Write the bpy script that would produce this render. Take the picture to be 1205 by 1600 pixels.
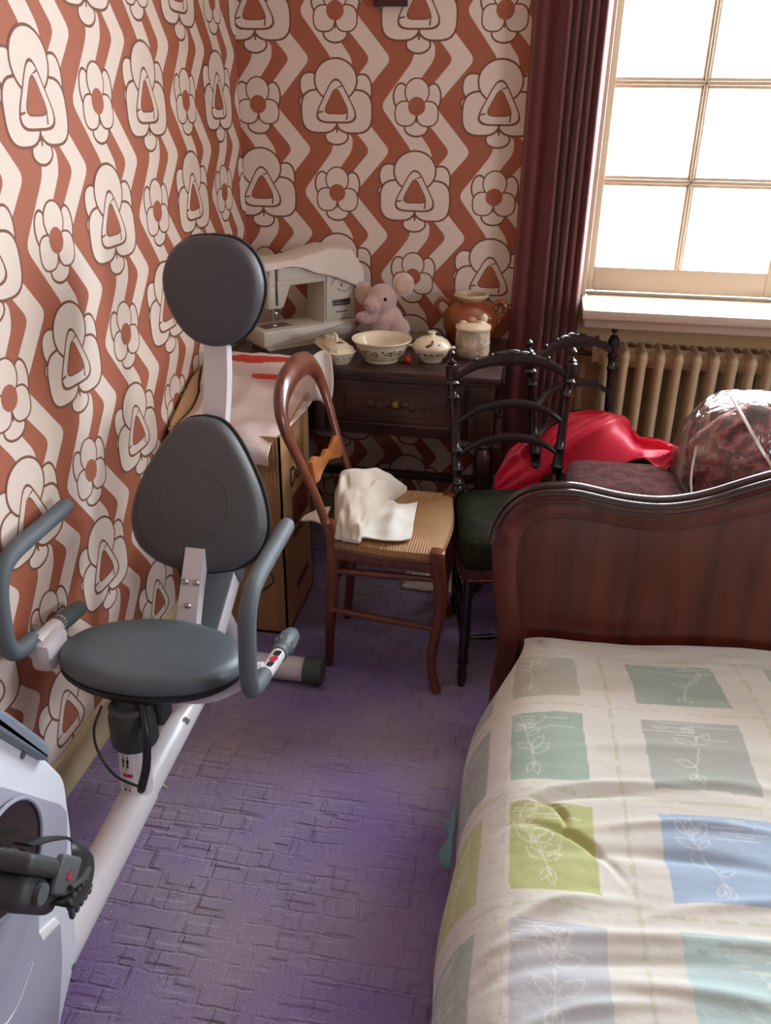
import bpy, bmesh, math, random
import numpy as np
from mathutils import Vector, Matrix, noise

for o in list(bpy.data.objects): bpy.data.objects.remove(o)
SC = bpy.context.scene
COL = SC.collection
PI = math.pi

# ------------------------------------------------------------------ camera
F_PX, PITCH, YAW, ROLL = 1341.97, 0.4513, -0.1710, 0.0117
cd = bpy.data.cameras.new('camera'); cam = bpy.data.objects.new('camera', cd); COL.objects.link(cam)
cd.sensor_fit = 'VERTICAL'; cd.sensor_height = 24.0; cd.lens = F_PX / 1600 * 24.0
cd.clip_start = 0.02; cd.clip_end = 60
fw = Vector((math.sin(YAW)*math.cos(PITCH), math.cos(YAW)*math.cos(PITCH), -math.sin(PITCH)))
r0 = Vector((math.cos(YAW), -math.sin(YAW), 0)); u0 = r0.cross(fw)
rr = r0*math.cos(ROLL) + u0*math.sin(ROLL); uu = -r0*math.sin(ROLL) + u0*math.cos(ROLL)
cam.matrix_world = Matrix(((rr.x, uu.x, -fw.x, 0), (rr.y, uu.y, -fw.y, 0), (rr.z, uu.z, -fw.z, 1.55), (0, 0, 0, 1)))
SC.camera = cam

# ------------------------------------------------------------------ light
SC.view_settings.view_transform = 'Standard'; SC.view_settings.look = 'None'
SC.view_settings.gamma = 1.0; SC.view_settings.use_curve_mapping = False
SC.view_settings.exposure = 0.35
W = bpy.data.worlds.new('overcast_sky'); SC.world = W; W.use_nodes = True
bg = W.node_tree.nodes['Background']
bg.inputs[0].default_value = (0.80, 0.90, 1.0, 1); bg.inputs[1].default_value = 30.0
def portal(name, loc, rot, sx, sy):
    L = bpy.data.lights.new(name, 'AREA'); L.shape = 'RECTANGLE'; L.size = sx; L.size_y = sy
    L.cycles.is_portal = True
    o = bpy.data.objects.new(name, L); COL.objects.link(o); o.location = loc; o.rotation_euler = rot
    return o
portal('window_portal', (0.77, 3.14, 1.60), (-PI/2, 0, 0), 1.30, 1.30)
portal('added_window_portal', (2.68, 0.85, 1.5), (0, PI/2, 0), .85, .85)  # sky portal for the window added out of view in the right wall

# ------------------------------------------------------------------ materials
def lin(c):
    c = [x/255 for x in c]
    return tuple((x/12.92 if x <= .04045 else ((x+.055)/1.055)**2.4) for x in c) + (1.0,)
MATS = {}
def mat(name, rgb, rough=.5, metal=0, bump=0, bscale=60, var=0, vscale=8, spec=.5, sheen=0, coat=0, stretch=None):
    if name in MATS: return MATS[name]
    m = bpy.data.materials.new(name); m.use_nodes = True; nt = m.node_tree; b = nt.nodes['Principled BSDF']
    b.inputs['Base Color'].default_value = lin(rgb); b.inputs['Roughness'].default_value = rough
    b.inputs['Metallic'].default_value = metal; b.inputs['Specular IOR Level'].default_value = spec
    if sheen: b.inputs['Sheen Weight'].default_value = sheen
    if coat: b.inputs['Coat Weight'].default_value = coat; b.inputs['Coat Roughness'].default_value = .12
    tc = nt.nodes.new('ShaderNodeTexCoord'); src = tc.outputs['Object']
    if stretch:
        mp = nt.nodes.new('ShaderNodeMapping'); mp.inputs['Scale'].default_value = stretch
        nt.links.new(src, mp.inputs[0]); src = mp.outputs[0]
    if var:
        n = nt.nodes.new('ShaderNodeTexNoise'); n.inputs['Scale'].default_value = vscale; n.inputs['Detail'].default_value = 6
        nt.links.new(src, n.inputs[0])
        r = nt.nodes.new('ShaderNodeValToRGB'); c = lin(rgb)
        r.color_ramp.elements[0].position = .3; r.color_ramp.elements[1].position = .7
        r.color_ramp.elements[0].color = tuple(x*(1-var) for x in c[:3]) + (1,)
        r.color_ramp.elements[1].color = tuple(min(1, x*(1+var*.6)) for x in c[:3]) + (1,)
        nt.links.new(n.outputs[0], r.inputs[0]); nt.links.new(r.outputs[0], b.inputs['Base Color'])
    if bump:
        n = nt.nodes.new('ShaderNodeTexNoise'); n.inputs['Scale'].default_value = bscale; n.inputs['Detail'].default_value = 4
        nt.links.new(src, n.inputs[0])
        bp = nt.nodes.new('ShaderNodeBump'); bp.inputs['Strength'].default_value = bump; bp.inputs['Distance'].default_value = .01
        nt.links.new(n.outputs[0], bp.inputs['Height']); nt.links.new(bp.outputs[0], b.inputs['Normal'])
    MATS[name] = m
    return m

# ------------------------------------------------------------------ object helpers
def tag(o, label=None, cat=None, group=None, kind=None):
    if label: o['label'] = label
    if cat: o['category'] = cat
    if group: o['group'] = group
    if kind: o['kind'] = kind
    return o
def thing(name, label, cat, loc=(0, 0, 0), rz=0, group=None):
    o = bpy.data.objects.new(name, None); COL.objects.link(o); o.empty_display_size = .05
    o.location = loc; o.rotation_euler = (0, 0, rz); tag(o, label, cat, group)
    o['_m'] = 1; del o['_m']
    return o
def mw(o):
    if o is None: return Matrix.Identity(4)
    m = Matrix.Translation(o.location) @ o.rotation_euler.to_matrix().to_4x4()
    return (mw(o.parent) @ m) if o.parent else m
def obj(name, bm, mats, parent=None, local=False, smooth=True, angle=40, solid=0, sub=0, keep=False):
    """bm: world coordinates unless local; becomes ONE mesh object"""
    if not isinstance(mats, (list, tuple)): mats = [mats]
    if parent is not None and not local: bm.transform(mw(parent).inverted())
    me = bpy.data.meshes.new(name); 
    if not keep: bmesh.ops.recalc_face_normals(bm, faces=bm.faces[:])
    bm.to_mesh(me); bm.free()
    for m in mats: me.materials.append(m)
    if smooth:
        me.shade_smooth()
        try: me.set_sharp_from_angle(angle=math.radians(angle))
        except Exception: pass
    o = bpy.data.objects.new(name, me); COL.objects.link(o)
    if parent is not None: o.parent = parent
    if solid:
        s = o.modifiers.new('thickness', 'SOLIDIFY'); s.thickness = solid; s.offset = 0
    if sub:
        s = o.modifiers.new('smooth', 'SUBSURF'); s.levels = sub; s.render_levels = sub
    return o
def NB(): return bmesh.new()
def add_poly(bm, verts, faces, mi=0, M=None):
    vs = [bm.verts.new(M @ Vector(v) if M else v) for v in verts]
    out = []
    for f in faces:
        try:
            fc = bm.faces.new([vs[i] for i in f]); fc.material_index = mi; out.append(fc)
        except ValueError: pass
    return vs, out
def add_box(bm, c, s, bev=0, M=None, mi=0, seg=2):
    t = bmesh.new(); bmesh.ops.create_cube(t, size=1.0)
    for v in t.verts: v.co = Vector((v.co.x*s[0], v.co.y*s[1], v.co.z*s[2]))
    if bev: bmesh.ops.bevel(t, geom=t.edges[:], offset=bev, segments=seg, affect='EDGES', profile=.5)
    for v in t.verts: v.co += Vector(c)
    merge(bm, t, M, mi)
def merge(bm, t, M=None, mi=0):
    if M is not None: t.transform(M)
    mp = {}
    for v in t.verts: mp[v] = bm.verts.new(v.co)
    for f in t.faces:
        try:
            g = bm.faces.new([mp[v] for v in f.verts]); g.material_index = mi if mi else f.material_index
        except ValueError: pass
    t.free()
def catmull(pts, n=6):
    P = [Vector(p) for p in pts]; out = []
    for i in range(len(P)-1):
        a = P[i-1] if i else P[i]*2-P[i+1]; b = P[i]; c = P[i+1]; d = P[i+2] if i+2 < len(P) else P[i+1]*2-P[i]
        for k in range(n):
            t = k/n
            out.append(.5*((2*b)+(-a+c)*t+(2*a-5*b+4*c-d)*t*t+(-a+3*b-3*c+d)*t**3))
    out.append(P[-1]); return out
def interp(vals, n):
    out = []
    for i in range(len(vals)-1):
        for k in range(n): out.append(vals[i]+(vals[i+1]-vals[i])*k/n)
    out.append(vals[-1]); return out
def add_tube(bm, pts, r, seg=12, smooth=0, cap=True, closed=False, mi=0, M=None, flat=1.0, up=None, round_cap=False):
    if smooth:
        if isinstance(r, (list, tuple)): r = interp(list(r), smooth)
        pts = catmull(pts, smooth)
    pts = [Vector(p) for p in pts]; n = len(pts)
    R = list(r) if isinstance(r, (list, tuple)) else [r]*n
    if round_cap:
        d0 = (pts[0]-pts[1]).normalized(); d1 = (pts[-1]-pts[-2]).normalized(); ra, rb = R[0], R[-1]
        pre = [(pts[0]+d0*ra*math.sin(a), ra*math.cos(a)) for a in (1.45, 1.0, .5)]
        post = [(pts[-1]+d1*rb*math.sin(a), rb*math.cos(a)) for a in (.5, 1.0, 1.45)]
        pts = [p for p, _ in pre]+pts+[p for p, _ in post]; R = [x for _, x in pre]+R+[x for _, x in post]; n = len(pts)
    T = []
    for i in range(n):
        a = pts[(i-1) % n] if (closed or i) else pts[i]; b = pts[(i+1) % n] if (closed or i < n-1) else pts[i]
        d = b-a; T.append(d.normalized() if d.length > 1e-9 else Vector((0, 0, 1)))
    ref = Vector(up) if up else (Vector((0, 0, 1)) if abs(T[0].z) < .9 else Vector((1, 0, 0)))
    N = (ref-T[0]*ref.dot(T[0])).normalized(); rings = []
    for i in range(n):
        if i or up:
            if up: ref = Vector(up); N2 = ref-T[i]*ref.dot(T[i])
            else: N2 = N-T[i]*N.dot(T[i])
            if N2.length > 1e-6: N = N2.normalized()
        B = T[i].cross(N)
        ring = []
        for k in range(seg):
            a = 2*PI*k/seg
            p = pts[i]+N*(R[i]*math.cos(a)*flat)+B*(R[i]*math.sin(a))
            ring.append(bm.verts.new(M @ p if M else p))
        rings.append(ring)
    m = n if closed else n-1
    for i in range(m):
        A, B_ = rings[i], rings[(i+1) % n]
        for k in range(seg):
            f = bm.faces.new((A[k], A[(k+1) % seg], B_[(k+1) % seg], B_[k])); f.material_index = mi
    if cap and not closed:
        for ring in (rings[0], rings[-1]):
            f = bm.faces.new(ring); f.material_index = mi
def add_lathe(bm, prof, c=(0, 0, 0), seg=32, M=None, mi=0, sx=1, sy=1):
    """prof: list of (r, z)"""
    rings = []
    for r, z in prof:
        if r < 1e-5: rings.append([bm.verts.new(tr(M, (c[0], c[1], c[2]+z)))])
        else: rings.append([bm.verts.new(tr(M, (c[0]+r*sx*math.cos(2*PI*k/seg), c[1]+r*sy*math.sin(2*PI*k/seg), c[2]+z))) for k in range(seg)])
    for A, B in zip(rings, rings[1:]):
        for k in range(seg):
            k2 = (k+1) % seg
            if len(A) == 1 and len(B) == 1: continue
            if len(A) == 1: f = bm.faces.new((A[0], B[k], B[k2]))
            elif len(B) == 1: f = bm.faces.new((A[k], A[k2], B[0]))
            else: f = bm.faces.new((A[k], A[k2], B[k2], B[k]))
            f.material_index = mi
def tr(M, p): return (M @ Vector(p)) if M is not None else Vector(p)
def add_ell(bm, c, r, seg=20, M=None, mi=0, rot=None):
    t = bmesh.new(); bmesh.ops.create_uvsphere(t, u_segments=seg, v_segments=max(8, seg*2//3), radius=1)
    t.transform(Matrix.Diagonal((*r, 1)))
    if rot is not None: t.transform(rot)
    t.transform(Matrix.Translation(c)); merge(bm, t, M, mi)
def add_prism(bm, pts, d, bev=0, M=None, mi=0, seg=2):
    """pts: 2D outline (x,y) in local XY plane, extruded 0..d along z"""
    t = bmesh.new(); vs = [t.verts.new((p[0], p[1], 0)) for p in pts]; f = t.faces.new(vs)
    r = bmesh.ops.extrude_face_region(t, geom=[f]); nv = [g for g in r['geom'] if isinstance(g, bmesh.types.BMVert)]
    for v in nv: v.co.z += d
    bmesh.ops.recalc_face_normals(t, faces=t.faces[:])
    if bev:
        ed = [e for e in t.edges if abs(e.verts[0].co.z-e.verts[1].co.z) < 1e-6]
        bmesh.ops.bevel(t, geom=ed, offset=bev, segments=seg, affect='EDGES', profile=.5)
    merge(bm, t, M, mi)
def frame(origin, x, y):
    x = Vector(x).normalized(); y = Vector(y); y = (y-x*y.dot(x)).normalized(); z = x.cross(y); o = Vector(origin)
    return Matrix(((x.x, y.x, z.x, o.x), (x.y, y.y, z.y, o.y), (x.z, y.z, z.z, o.z), (0, 0, 0, 1)))
def grid(bm, fn, nu, nv, mi=None, M=None):
    vs = [[bm.verts.new(tr(M, fn(i/nu, j/nv))) for j in range(nv+1)] for i in range(nu+1)]
    for i in range(nu):
        for j in range(nv):
            f = bm.faces.new((vs[i][j], vs[i+1][j], vs[i+1][j+1], vs[i][j+1]))
            if mi: f.material_index = mi((i+.5)/nu, (j+.5)/nv)
    return vs
def cr1(P, t):
    """catmull interpolation in a list of vectors, t in 0..1"""
    n = len(P)-1; x = min(max(t*n, 0), n-1e-6); i = int(x); f = x-i
    a = P[i-1] if i else P[0]; b = P[i]; c = P[i+1]; d = P[i+2] if i+2 <= n else P[n]
    return .5*((2*b)+(-a+c)*f+(2*a-5*b+4*c-d)*f*f+(-a+3*b-3*c+d)*f**3)
def nz(x, y, z=0, s=1.0): return noise.noise(Vector((x*s, y*s, z*s)))
def superpts(cx, cy, rx, ry, n=28, e=2.0):
    out = []
    for k in range(n):
        a = 2*PI*k/n; c, s = math.cos(a), math.sin(a)
        out.append((cx+rx*math.copysign(abs(c)**(2/e), c), cy+ry*math.copysign(abs(s)**(2/e), s)))
    return out
def text_bm(s, size, M, mi=0, ext=.0004, bold=0):
    cu = bpy.data.curves.new('lettering', 'FONT'); cu.body = s; cu.size = size; cu.extrude = ext; cu.offset = bold
    o = bpy.data.objects.new('lettering', cu); COL.objects.link(o)
    bpy.context.view_layer.update()
    me = bpy.data.meshes.new_from_object(o.evaluated_get(bpy.context.evaluated_depsgraph_get()))
    t = bmesh.new(); t.from_mesh(me); t.transform(M)
    for f in t.faces: f.material_index = mi
    bpy.data.objects.remove(o); bpy.data.curves.remove(cu); bpy.data.meshes.remove(me)
    return t

# ------------------------------------------------------------------ palette
RUST = mat('wallpaper_rust', (170, 98, 72), .75, bump=.05, bscale=300)
CREAM = mat('wallpaper_cream', (230, 212, 198), .75, bump=.05, bscale=300)
LINE = mat('wallpaper_brown_line', (128, 82, 62), .75)
PLASTER = mat('painted_plaster', (214, 182, 140), .8, bump=.08, bscale=40)
CEIL = mat('ceiling_paint', (196, 182, 166), .9)
WPAINT = mat('window_paint', (200, 182, 160), .45)
BASEP = mat('baseboard_paint', (208, 190, 150), .45, var=.12, vscale=9)
TRIMW = mat('trim_brown_paint', (150, 84, 56), .6)

# ------------------------------------------------------------------ room
XL, YB, XR, YF, ZC = -1.0426, 3.058, 2.62, -1.3, 2.5
def carpet_mat():
    m = bpy.data.materials.new('purple_carpet'); m.use_nodes = True; nt = m.node_tree; b = nt.nodes['Principled BSDF']
    b.inputs['Roughness'].default_value = .95; b.inputs['Specular IOR Level'].default_value = .1; b.inputs['Sheen Weight'].default_value = .25
    tc = nt.nodes.new('ShaderNodeTexCoord')
    n = nt.nodes.new('ShaderNodeTexNoise'); n.inputs['Scale'].default_value = 2.2; n.inputs['Detail'].default_value = 8
    n2 = nt.nodes.new('ShaderNodeTexNoise'); n2.inputs['Scale'].default_value = 260; n2.inputs['Detail'].default_value = 2
    for k in (n, n2): nt.links.new(tc.outputs['Object'], k.inputs[0])
    r = nt.nodes.new('ShaderNodeValToRGB'); r.color_ramp.elements[0].position = .35; r.color_ramp.elements[1].position = .68
    r.color_ramp.elements[0].color = lin((148, 122, 190)); r.color_ramp.elements[1].color = lin((182, 168, 184))
    nt.links.new(n.outputs[0], r.inputs[0])
    mx = nt.nodes.new('ShaderNodeMixRGB'); mx.blend_type = 'MULTIPLY'; mx.inputs[0].default_value = .7
    r2 = nt.nodes.new('ShaderNodeValToRGB'); r2.color_ramp.elements[0].position = .25; r2.color_ramp.elements[0].color = (.45, .45, .45, 1); r2.color_ramp.elements[1].position = .7
    nt.links.new(n2.outputs[0], r2.inputs[0]); nt.links.new(r.outputs[0], mx.inputs[1]); nt.links.new(r2.outputs[0], mx.inputs[2])
    nt.links.new(mx.outputs[0], b.inputs['Base Color'])
    # sculpted pile: two staggered grids of rectangles
    def brick(w, h, ms, off, loc):
        mp = nt.nodes.new('ShaderNodeMapping'); mp.inputs['Location'].default_value = loc; nt.links.new(tc.outputs['Object'], mp.inputs[0])
        wob = nt.nodes.new('ShaderNodeTexNoise'); wob.inputs['Scale'].default_value = 14; nt.links.new(mp.outputs[0], wob.inputs[0])
        ad = nt.nodes.new('ShaderNodeMixRGB'); ad.blend_type = 'ADD'; ad.inputs[0].default_value = .016
        nt.links.new(mp.outputs[0], ad.inputs[1]); nt.links.new(wob.outputs[1], ad.inputs[2])
        k = nt.nodes.new('ShaderNodeTexBrick'); k.inputs['Scale'].default_value = 1; k.inputs['Brick Width'].default_value = w; k.inputs['Row Height'].default_value = h
        k.inputs['Mortar Size'].default_value = ms; k.inputs['Mortar Smooth'].default_value = .7; k.offset = off; k.offset_frequency = 2
        nt.links.new(ad.outputs[0], k.inputs[0]); return k.outputs['Fac']
    a = brick(.074, .047, .0042, .45, (0, 0, 0))
    mpv = nt.nodes.new('ShaderNodeMapping'); mpv.inputs['Scale'].default_value = (12, 18, 1); nt.links.new(tc.outputs['Object'], mpv.inputs[0])
    vo = nt.nodes.new('ShaderNodeTexVoronoi'); vo.voronoi_dimensions = '2D'; vo.distance = 'CHEBYCHEV'; vo.inputs['Scale'].default_value = 1; vo.inputs['Randomness'].default_value = .75; nt.links.new(mpv.outputs[0], vo.inputs[0])
    rv = nt.nodes.new('ShaderNodeValToRGB'); rv.color_ramp.elements[0].position = .36; rv.color_ramp.elements[1].position = .46; nt.links.new(vo.outputs['Distance'], rv.inputs[0])
    hv = nt.nodes.new('ShaderNodeMath'); hv.operation = 'MULTIPLY'; hv.inputs[1].default_value = 1.0; nt.links.new(rv.outputs[0], hv.inputs[0])
    ha = nt.nodes.new('ShaderNodeMath'); ha.operation = 'MULTIPLY'; ha.inputs[1].default_value = .7; nt.links.new(a, ha.inputs[0])
    mm = nt.nodes.new('ShaderNodeMath'); mm.operation = 'ADD'; nt.links.new(ha.outputs[0], mm.inputs[0]); nt.links.new(hv.outputs[0], mm.inputs[1])
    msk = nt.nodes.new('ShaderNodeTexNoise'); msk.inputs['Scale'].default_value = 9; nt.links.new(tc.outputs['Object'], msk.inputs[0])
    rm = nt.nodes.new('ShaderNodeValToRGB'); rm.color_ramp.elements[0].position = .38; rm.color_ramp.elements[1].position = .58; nt.links.new(msk.outputs[0], rm.inputs[0])
    mu = nt.nodes.new('ShaderNodeMath'); mu.operation = 'MULTIPLY'; nt.links.new(mm.outputs[0], mu.inputs[0]); nt.links.new(rm.outputs[0], mu.inputs[1])
    sub = nt.nodes.new('ShaderNodeMath'); sub.operation = 'MULTIPLY_ADD'; sub.inputs[1].default_value = -1.0; nt.links.new(mu.outputs[0], sub.inputs[0])
    sm = nt.nodes.new('ShaderNodeMath'); sm.operation = 'MULTIPLY'; sm.inputs[1].default_value = .45; nt.links.new(n2.outputs[0], sm.inputs[0]); nt.links.new(sm.outputs[0], sub.inputs[2])
    bp = nt.nodes.new('ShaderNodeBump'); bp.inputs['Strength'].default_value = .9; bp.inputs['Distance'].default_value = .006
    nt.links.new(sub.outputs[0], bp.inputs['Height']); nt.links.new(bp.outputs[0], b.inputs['Normal'])
    return m
CARPET = carpet_mat()
def struct(name, bm, m, parent=None, **k):
    o = obj(name, bm, m, parent, **k)
    if parent is None: o['kind'] = 'structure'
    return o
b = NB(); add_box(b, ((XL+XR)/2, (YB+YF)/2, -.05), (XR-XL+.2, YB-YF+.2, .1)); struct('floor', b, CARPET, smooth=False)
b = NB(); add_box(b, ((XL+XR)/2, (YB+YF)/2, ZC+.05), (XR-XL+.2, YB-YF+.2, .1)); struct('ceiling', b, CEIL, smooth=False)

# wallpaper motif, drawn as flat inked shapes on the paper (s to the right, t up)
def clip(poly, s0, s1, t0, t1):
    def half(P, ins, cut):
        out = []
        for i in range(len(P)):
            a, c = P[i-1], P[i]
            if ins(c):
                if not ins(a): out.append(cut(a, c))
                out.append(c)
            elif ins(a): out.append(cut(a, c))
        return out
    def cs(k, v):
        def f(a, c):
            t = (v-a[k])/(c[k]-a[k]); return tuple(a[i]+(c[i]-a[i])*t for i in (0, 1))
        return f
    for k, v, sg in ((0, s0, 1), (0, s1, -1), (1, t0, 1), (1, t1, -1)):
        if not poly: return []
        poly = half(poly, (lambda p, k=k, v=v, sg=sg: (p[k]-v)*sg >= 0), cs(k, v))
    return poly
def roundpoly(P, r, n=4):
    out = []
    for i in range(len(P)):
        a, c, d = Vector(P[i-1]), Vector(P[i]), Vector(P[(i+1) % len(P)])
        l1, l2 = (a-c).length, (d-c).length; q = min(r, l1*.45, l2*.45)
        p1 = c+(a-c)*(q/l1); p2 = c+(d-c)*(q/l2)
        for k in range(n+1):
            t = k/n; p = p1*(1-t)**2+c*2*t*(1-t)+p2*t*t; out.append((p.x, p.y))
    return out
PW, PV = .5364, .2717
def wallpaper(bm, to3d, s_of, nr, t_row0, parity, s0, s1, t0, t1):
    LY = .00012
    def put(poly, layer, mi):
        P = clip(poly, s0, s1, t0, t1)
        Q = []
        for p in P:
            if not Q or (abs(p[0]-Q[-1][0])+abs(p[1]-Q[-1][1])) > 1e-5: Q.append(p)
        if len(Q) > 2 and (abs(Q[0][0]-Q[-1][0])+abs(Q[0][1]-Q[-1][1])) < 1e-5: Q.pop()
        if len(Q) < 3: return
        vs = [bm.verts.new(to3d(p[0], p[1], layer*LY)) for p in Q]
        try: f = bm.faces.new(vs); f.material_index = mi
        except ValueError: pass
    def pet(cx, cy, rx, ry, lay, e=2.0, w=.0060, col=1):
        put(superpts(cx, cy, rx+w, ry+w, 30, e), lay, 2); put(superpts(cx, cy, rx, ry, 30, e), lay+1, col)
    for ci, sc in s_of:
        # wide zigzag band
        pts_r, pts_l = [], []
        for rI in range(-1, nr+1):
            ty = t_row0-rI*PV
            pts_r += [(sc+.061, ty), (sc+.183, ty-PV/2)]; pts_l += [(sc-.007, ty), (sc+.115, ty-PV/2)]
        put(roundpoly(pts_r+pts_l[::-1], .022), 1, 1)
        for rI in range(-1, nr+1):
            big = ((ci+rI) % 2 == parity); ty = t_row0-rI*PV
            if not big:
                P = [(sc+.0545, ty+PV/2+.05), (sc+.0545, ty+PV/2), (sc-.052, ty), (sc+.0545, ty-PV/2), (sc+.0545, ty-PV/2-.05),
                     (sc-.0125, ty-PV/2-.05), (sc-.0125, ty-PV/2), (sc-.12, ty), (sc-.0125, ty+PV/2), (sc-.0125, ty+PV/2+.05)]
                put(roundpoly(P, .024), 2, 1)
        for rI in range(-1, nr+1):
            big = ((ci+rI) % 2 == parity); ty = t_row0-rI*PV
            if big:
                cy = ty+.009
                pet(sc, cy-.104, .036, .022, 3); pet(sc-.088, cy+.050, .031, .035, 3, 2.3); pet(sc+.086, cy+.036, .030, .044, 3, 2.3); pet(sc-.114, cy, .009, .014, 3)
                pet(sc-.056, cy-.028, .060, .062, 5, 2.9); pet(sc+.058, cy-.028, .060, .062, 5.2, 2.9)
                put([(sc-.002, cy-.02), (sc+.006, cy-.02), (sc+.005, cy-.092), (sc-.001, cy-.092)], 7.4, 2)
                pet(sc-.001, cy+.066, .068, .060, 8, 2.0)
                tri = lambda k, dy=0: roundpoly([(sc, cy+.083*k+dy), (sc-.075*k, cy-.055*k+dy), (sc+.075*k, cy-.055*k+dy)], .050*k, 6)
                put(tri(1.16), 10, 2); put(tri(1.05), 11, 1); put(tri(.66, .0), 12, 2); put(tri(.60, .0), 13, 0)
                # the three bands of the ring overlap
                put([(sc-.046, cy-.026), (sc-.041, cy-.029), (sc-.064, cy-.035), (sc-.066, cy-.029)], 12.5, 2)
                put([(sc+.036, cy-.026), (sc+.040, cy-.024), (sc+.038, cy-.052), (sc+.032, cy-.052)], 12.5, 2)
                put([(sc-.002, cy+.040), (sc+.002, cy+.043), (sc+.022, cy+.052), (sc+.020, cy+.046)], 12.5, 2)
            else:
                cy = ty
                pet(sc, cy-.064, .036, .023, 3); pet(sc-.052, cy+.028, .022, .036, 3); pet(sc+.053, cy+.026, .022, .038, 3)
                pet(sc-.036, cy-.022, .033, .035, 5, 2.5, .0045); pet(sc+.036, cy-.022, .033, .035, 5.2, 2.5, .0045)
                pet(sc, cy+.042, .037, .038, 8, 2.0, .0045)
                put([(sc-.002, cy), (sc+.002, cy), (sc+.002, cy-.05), (sc-.002, cy-.05)], 10, 2)
                put(superpts(sc, cy, .0285, .028, 24), 11, 0)
# left wall
b = NB()
add_poly(b, [(XL, YF, 0), (XL, YB, 0), (XL, YB, ZC), (XL, YF, ZC)], [(0, 1, 2, 3)])
wallpaper(b, lambda s, t, l: (XL+l, s, t), [(k, 2.8564-k*PW/2) for k in range(-1, 12)], 7, 1.8029, 1, .0, YB, .10, ZC)
for rI in (-2, -3):
    pass
struct('wall_left', b, [RUST, CREAM, LINE], smooth=False, keep=True)
# back wall, with the window opening
WX0, WX1, WZ0, WZ1 = .13, 1.41, .945, 2.20
b = NB()
def wq(x0, x1, z0, z1, mi): add_poly(b, [(x0, YB, z0), (x0, YB, z1), (x1, YB, z1), (x1, YB, z0)], [(0, 1, 2, 3)], mi)
wq(XL-.1, -.087, 0, ZC, 0); wq(-.087, WX0, 0, ZC, 3); wq(WX0, WX1, 0, WZ0, 3); wq(WX0, WX1, WZ1, ZC, 3); wq(WX1, XR+.1, 0, ZC, 3)
wallpaper(b, lambda s, t, l: (s, YB-l, t), [(k, -.9771+k*PW/2) for k in range(-1, 5)], 7, 1.7916, 0, XL, -.087, .0, ZC)
# reveal of the opening
RD = .22
for q in ([(WX0, YB, WZ0), (WX0, YB+RD, WZ0), (WX0, YB+RD, WZ1), (WX0, YB, WZ1)], [(WX1, YB, WZ0), (WX1, YB, WZ1), (WX1, YB+RD, WZ1), (WX1, YB+RD, WZ0)],
          [(WX0, YB, WZ1), (WX0, YB+RD, WZ1), (WX1, YB+RD, WZ1), (WX1, YB, WZ1)], [(WX0, YB, WZ0), (WX1, YB, WZ0), (WX1, YB+RD, WZ0), (WX0, YB+RD, WZ0)]):
    add_poly(b, q, [(0, 1, 2, 3)], 3)
struct('wall_back', b, [RUST, CREAM, LINE, PLASTER], smooth=False, keep=True)
# remaining walls; opening in the right wall for an added, unseen window
MIXP = mat('side_wall_paper', (156, 118, 102), .8, var=.08, vscale=3)
b = NB(); add_box(b, ((XL+XR)/2, YF-.05, ZC/2), (XR-XL+.2, .1, ZC)); struct('wall_front', b, MIXP, smooth=False)
b = NB()
w0, w1, wz0, wz1 = .45, 1.25, 1.1, 1.9
for y0, y1, z0, z1 in ((YF, w0, 0, ZC), (w1, YB, 0, ZC), (w0, w1, 0, wz0), (w0, w1, wz1, ZC)):
    add_box(b, (XR+.05, (y0+y1)/2, (z0+z1)/2), (.1, y1-y0, z1-z0))
struct('wall_right', b, MIXP, smooth=False)
# baseboard and trim
b = NB(); add_prism(b, [(0, 0), (.016, 0), (.016, .092), (.011, .103), (.004, .108), (0, .108)], YB-YF, M=frame((XL, YB, 0), (1, 0, 0), (0, 0, 1)))
struct('baseboard_left', b, BASEP, smooth=False)
b = NB(); add_box(b, ((XL-.087)/2, YB-.008, .05), (-.087-XL-.034, .016, .1), .002); struct('baseboard_back', b, BASEP, smooth=False)
b = NB(); add_box(b, (-.078, YB-.008, ZC/2), (.024, .016, ZC-.002), .003); struct('trim_1', b, TRIMW)

# ------------------------------------------------------------------ window
def glass_mat():
    m = bpy.data.materials.new('window_glass'); m.use_nodes = True; nt = m.node_tree; nt.nodes.clear()
    o = nt.nodes.new('ShaderNodeOutputMaterial'); mx = nt.nodes.new('ShaderNodeMixShader'); t = nt.nodes.new('ShaderNodeBsdfTransparent')
    g = nt.nodes.new('ShaderNodeBsdfGlossy'); g.inputs['Roughness'].default_value = .02; mx.inputs[0].default_value = .05
    nt.links.new(t.outputs[0], mx.inputs[1]); nt.links.new(g.outputs[0], mx.inputs[2]); nt.links.new(mx.outputs[0], o.inputs[0]); return m
GLASS = glass_mat()
win = bpy.data.objects.new('window_1', None); COL.objects.link(win); win.location = (.77, YB, WZ0); win['kind'] = 'structure'
b = NB()
fy, fd = YB+.03, .06
def wb(bm, x0, x1, z0, z1, y=fy, d=fd, bev=.003): add_box(bm, ((x0+x1)/2, y, (z0+z1)/2), (x1-x0, d, z1-z0), bev)
wb(b, WX0, .160, WZ0, WZ1, y=YB+.03, d=.09); wb(b, WX1-.03, WX1, WZ0, WZ1, y=YB+.03, d=.09); wb(b, .16, WX1-.03, WZ1-.03, WZ1, y=YB+.03, d=.09)
obj('window_frame', b, WPAINT, win)
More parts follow.
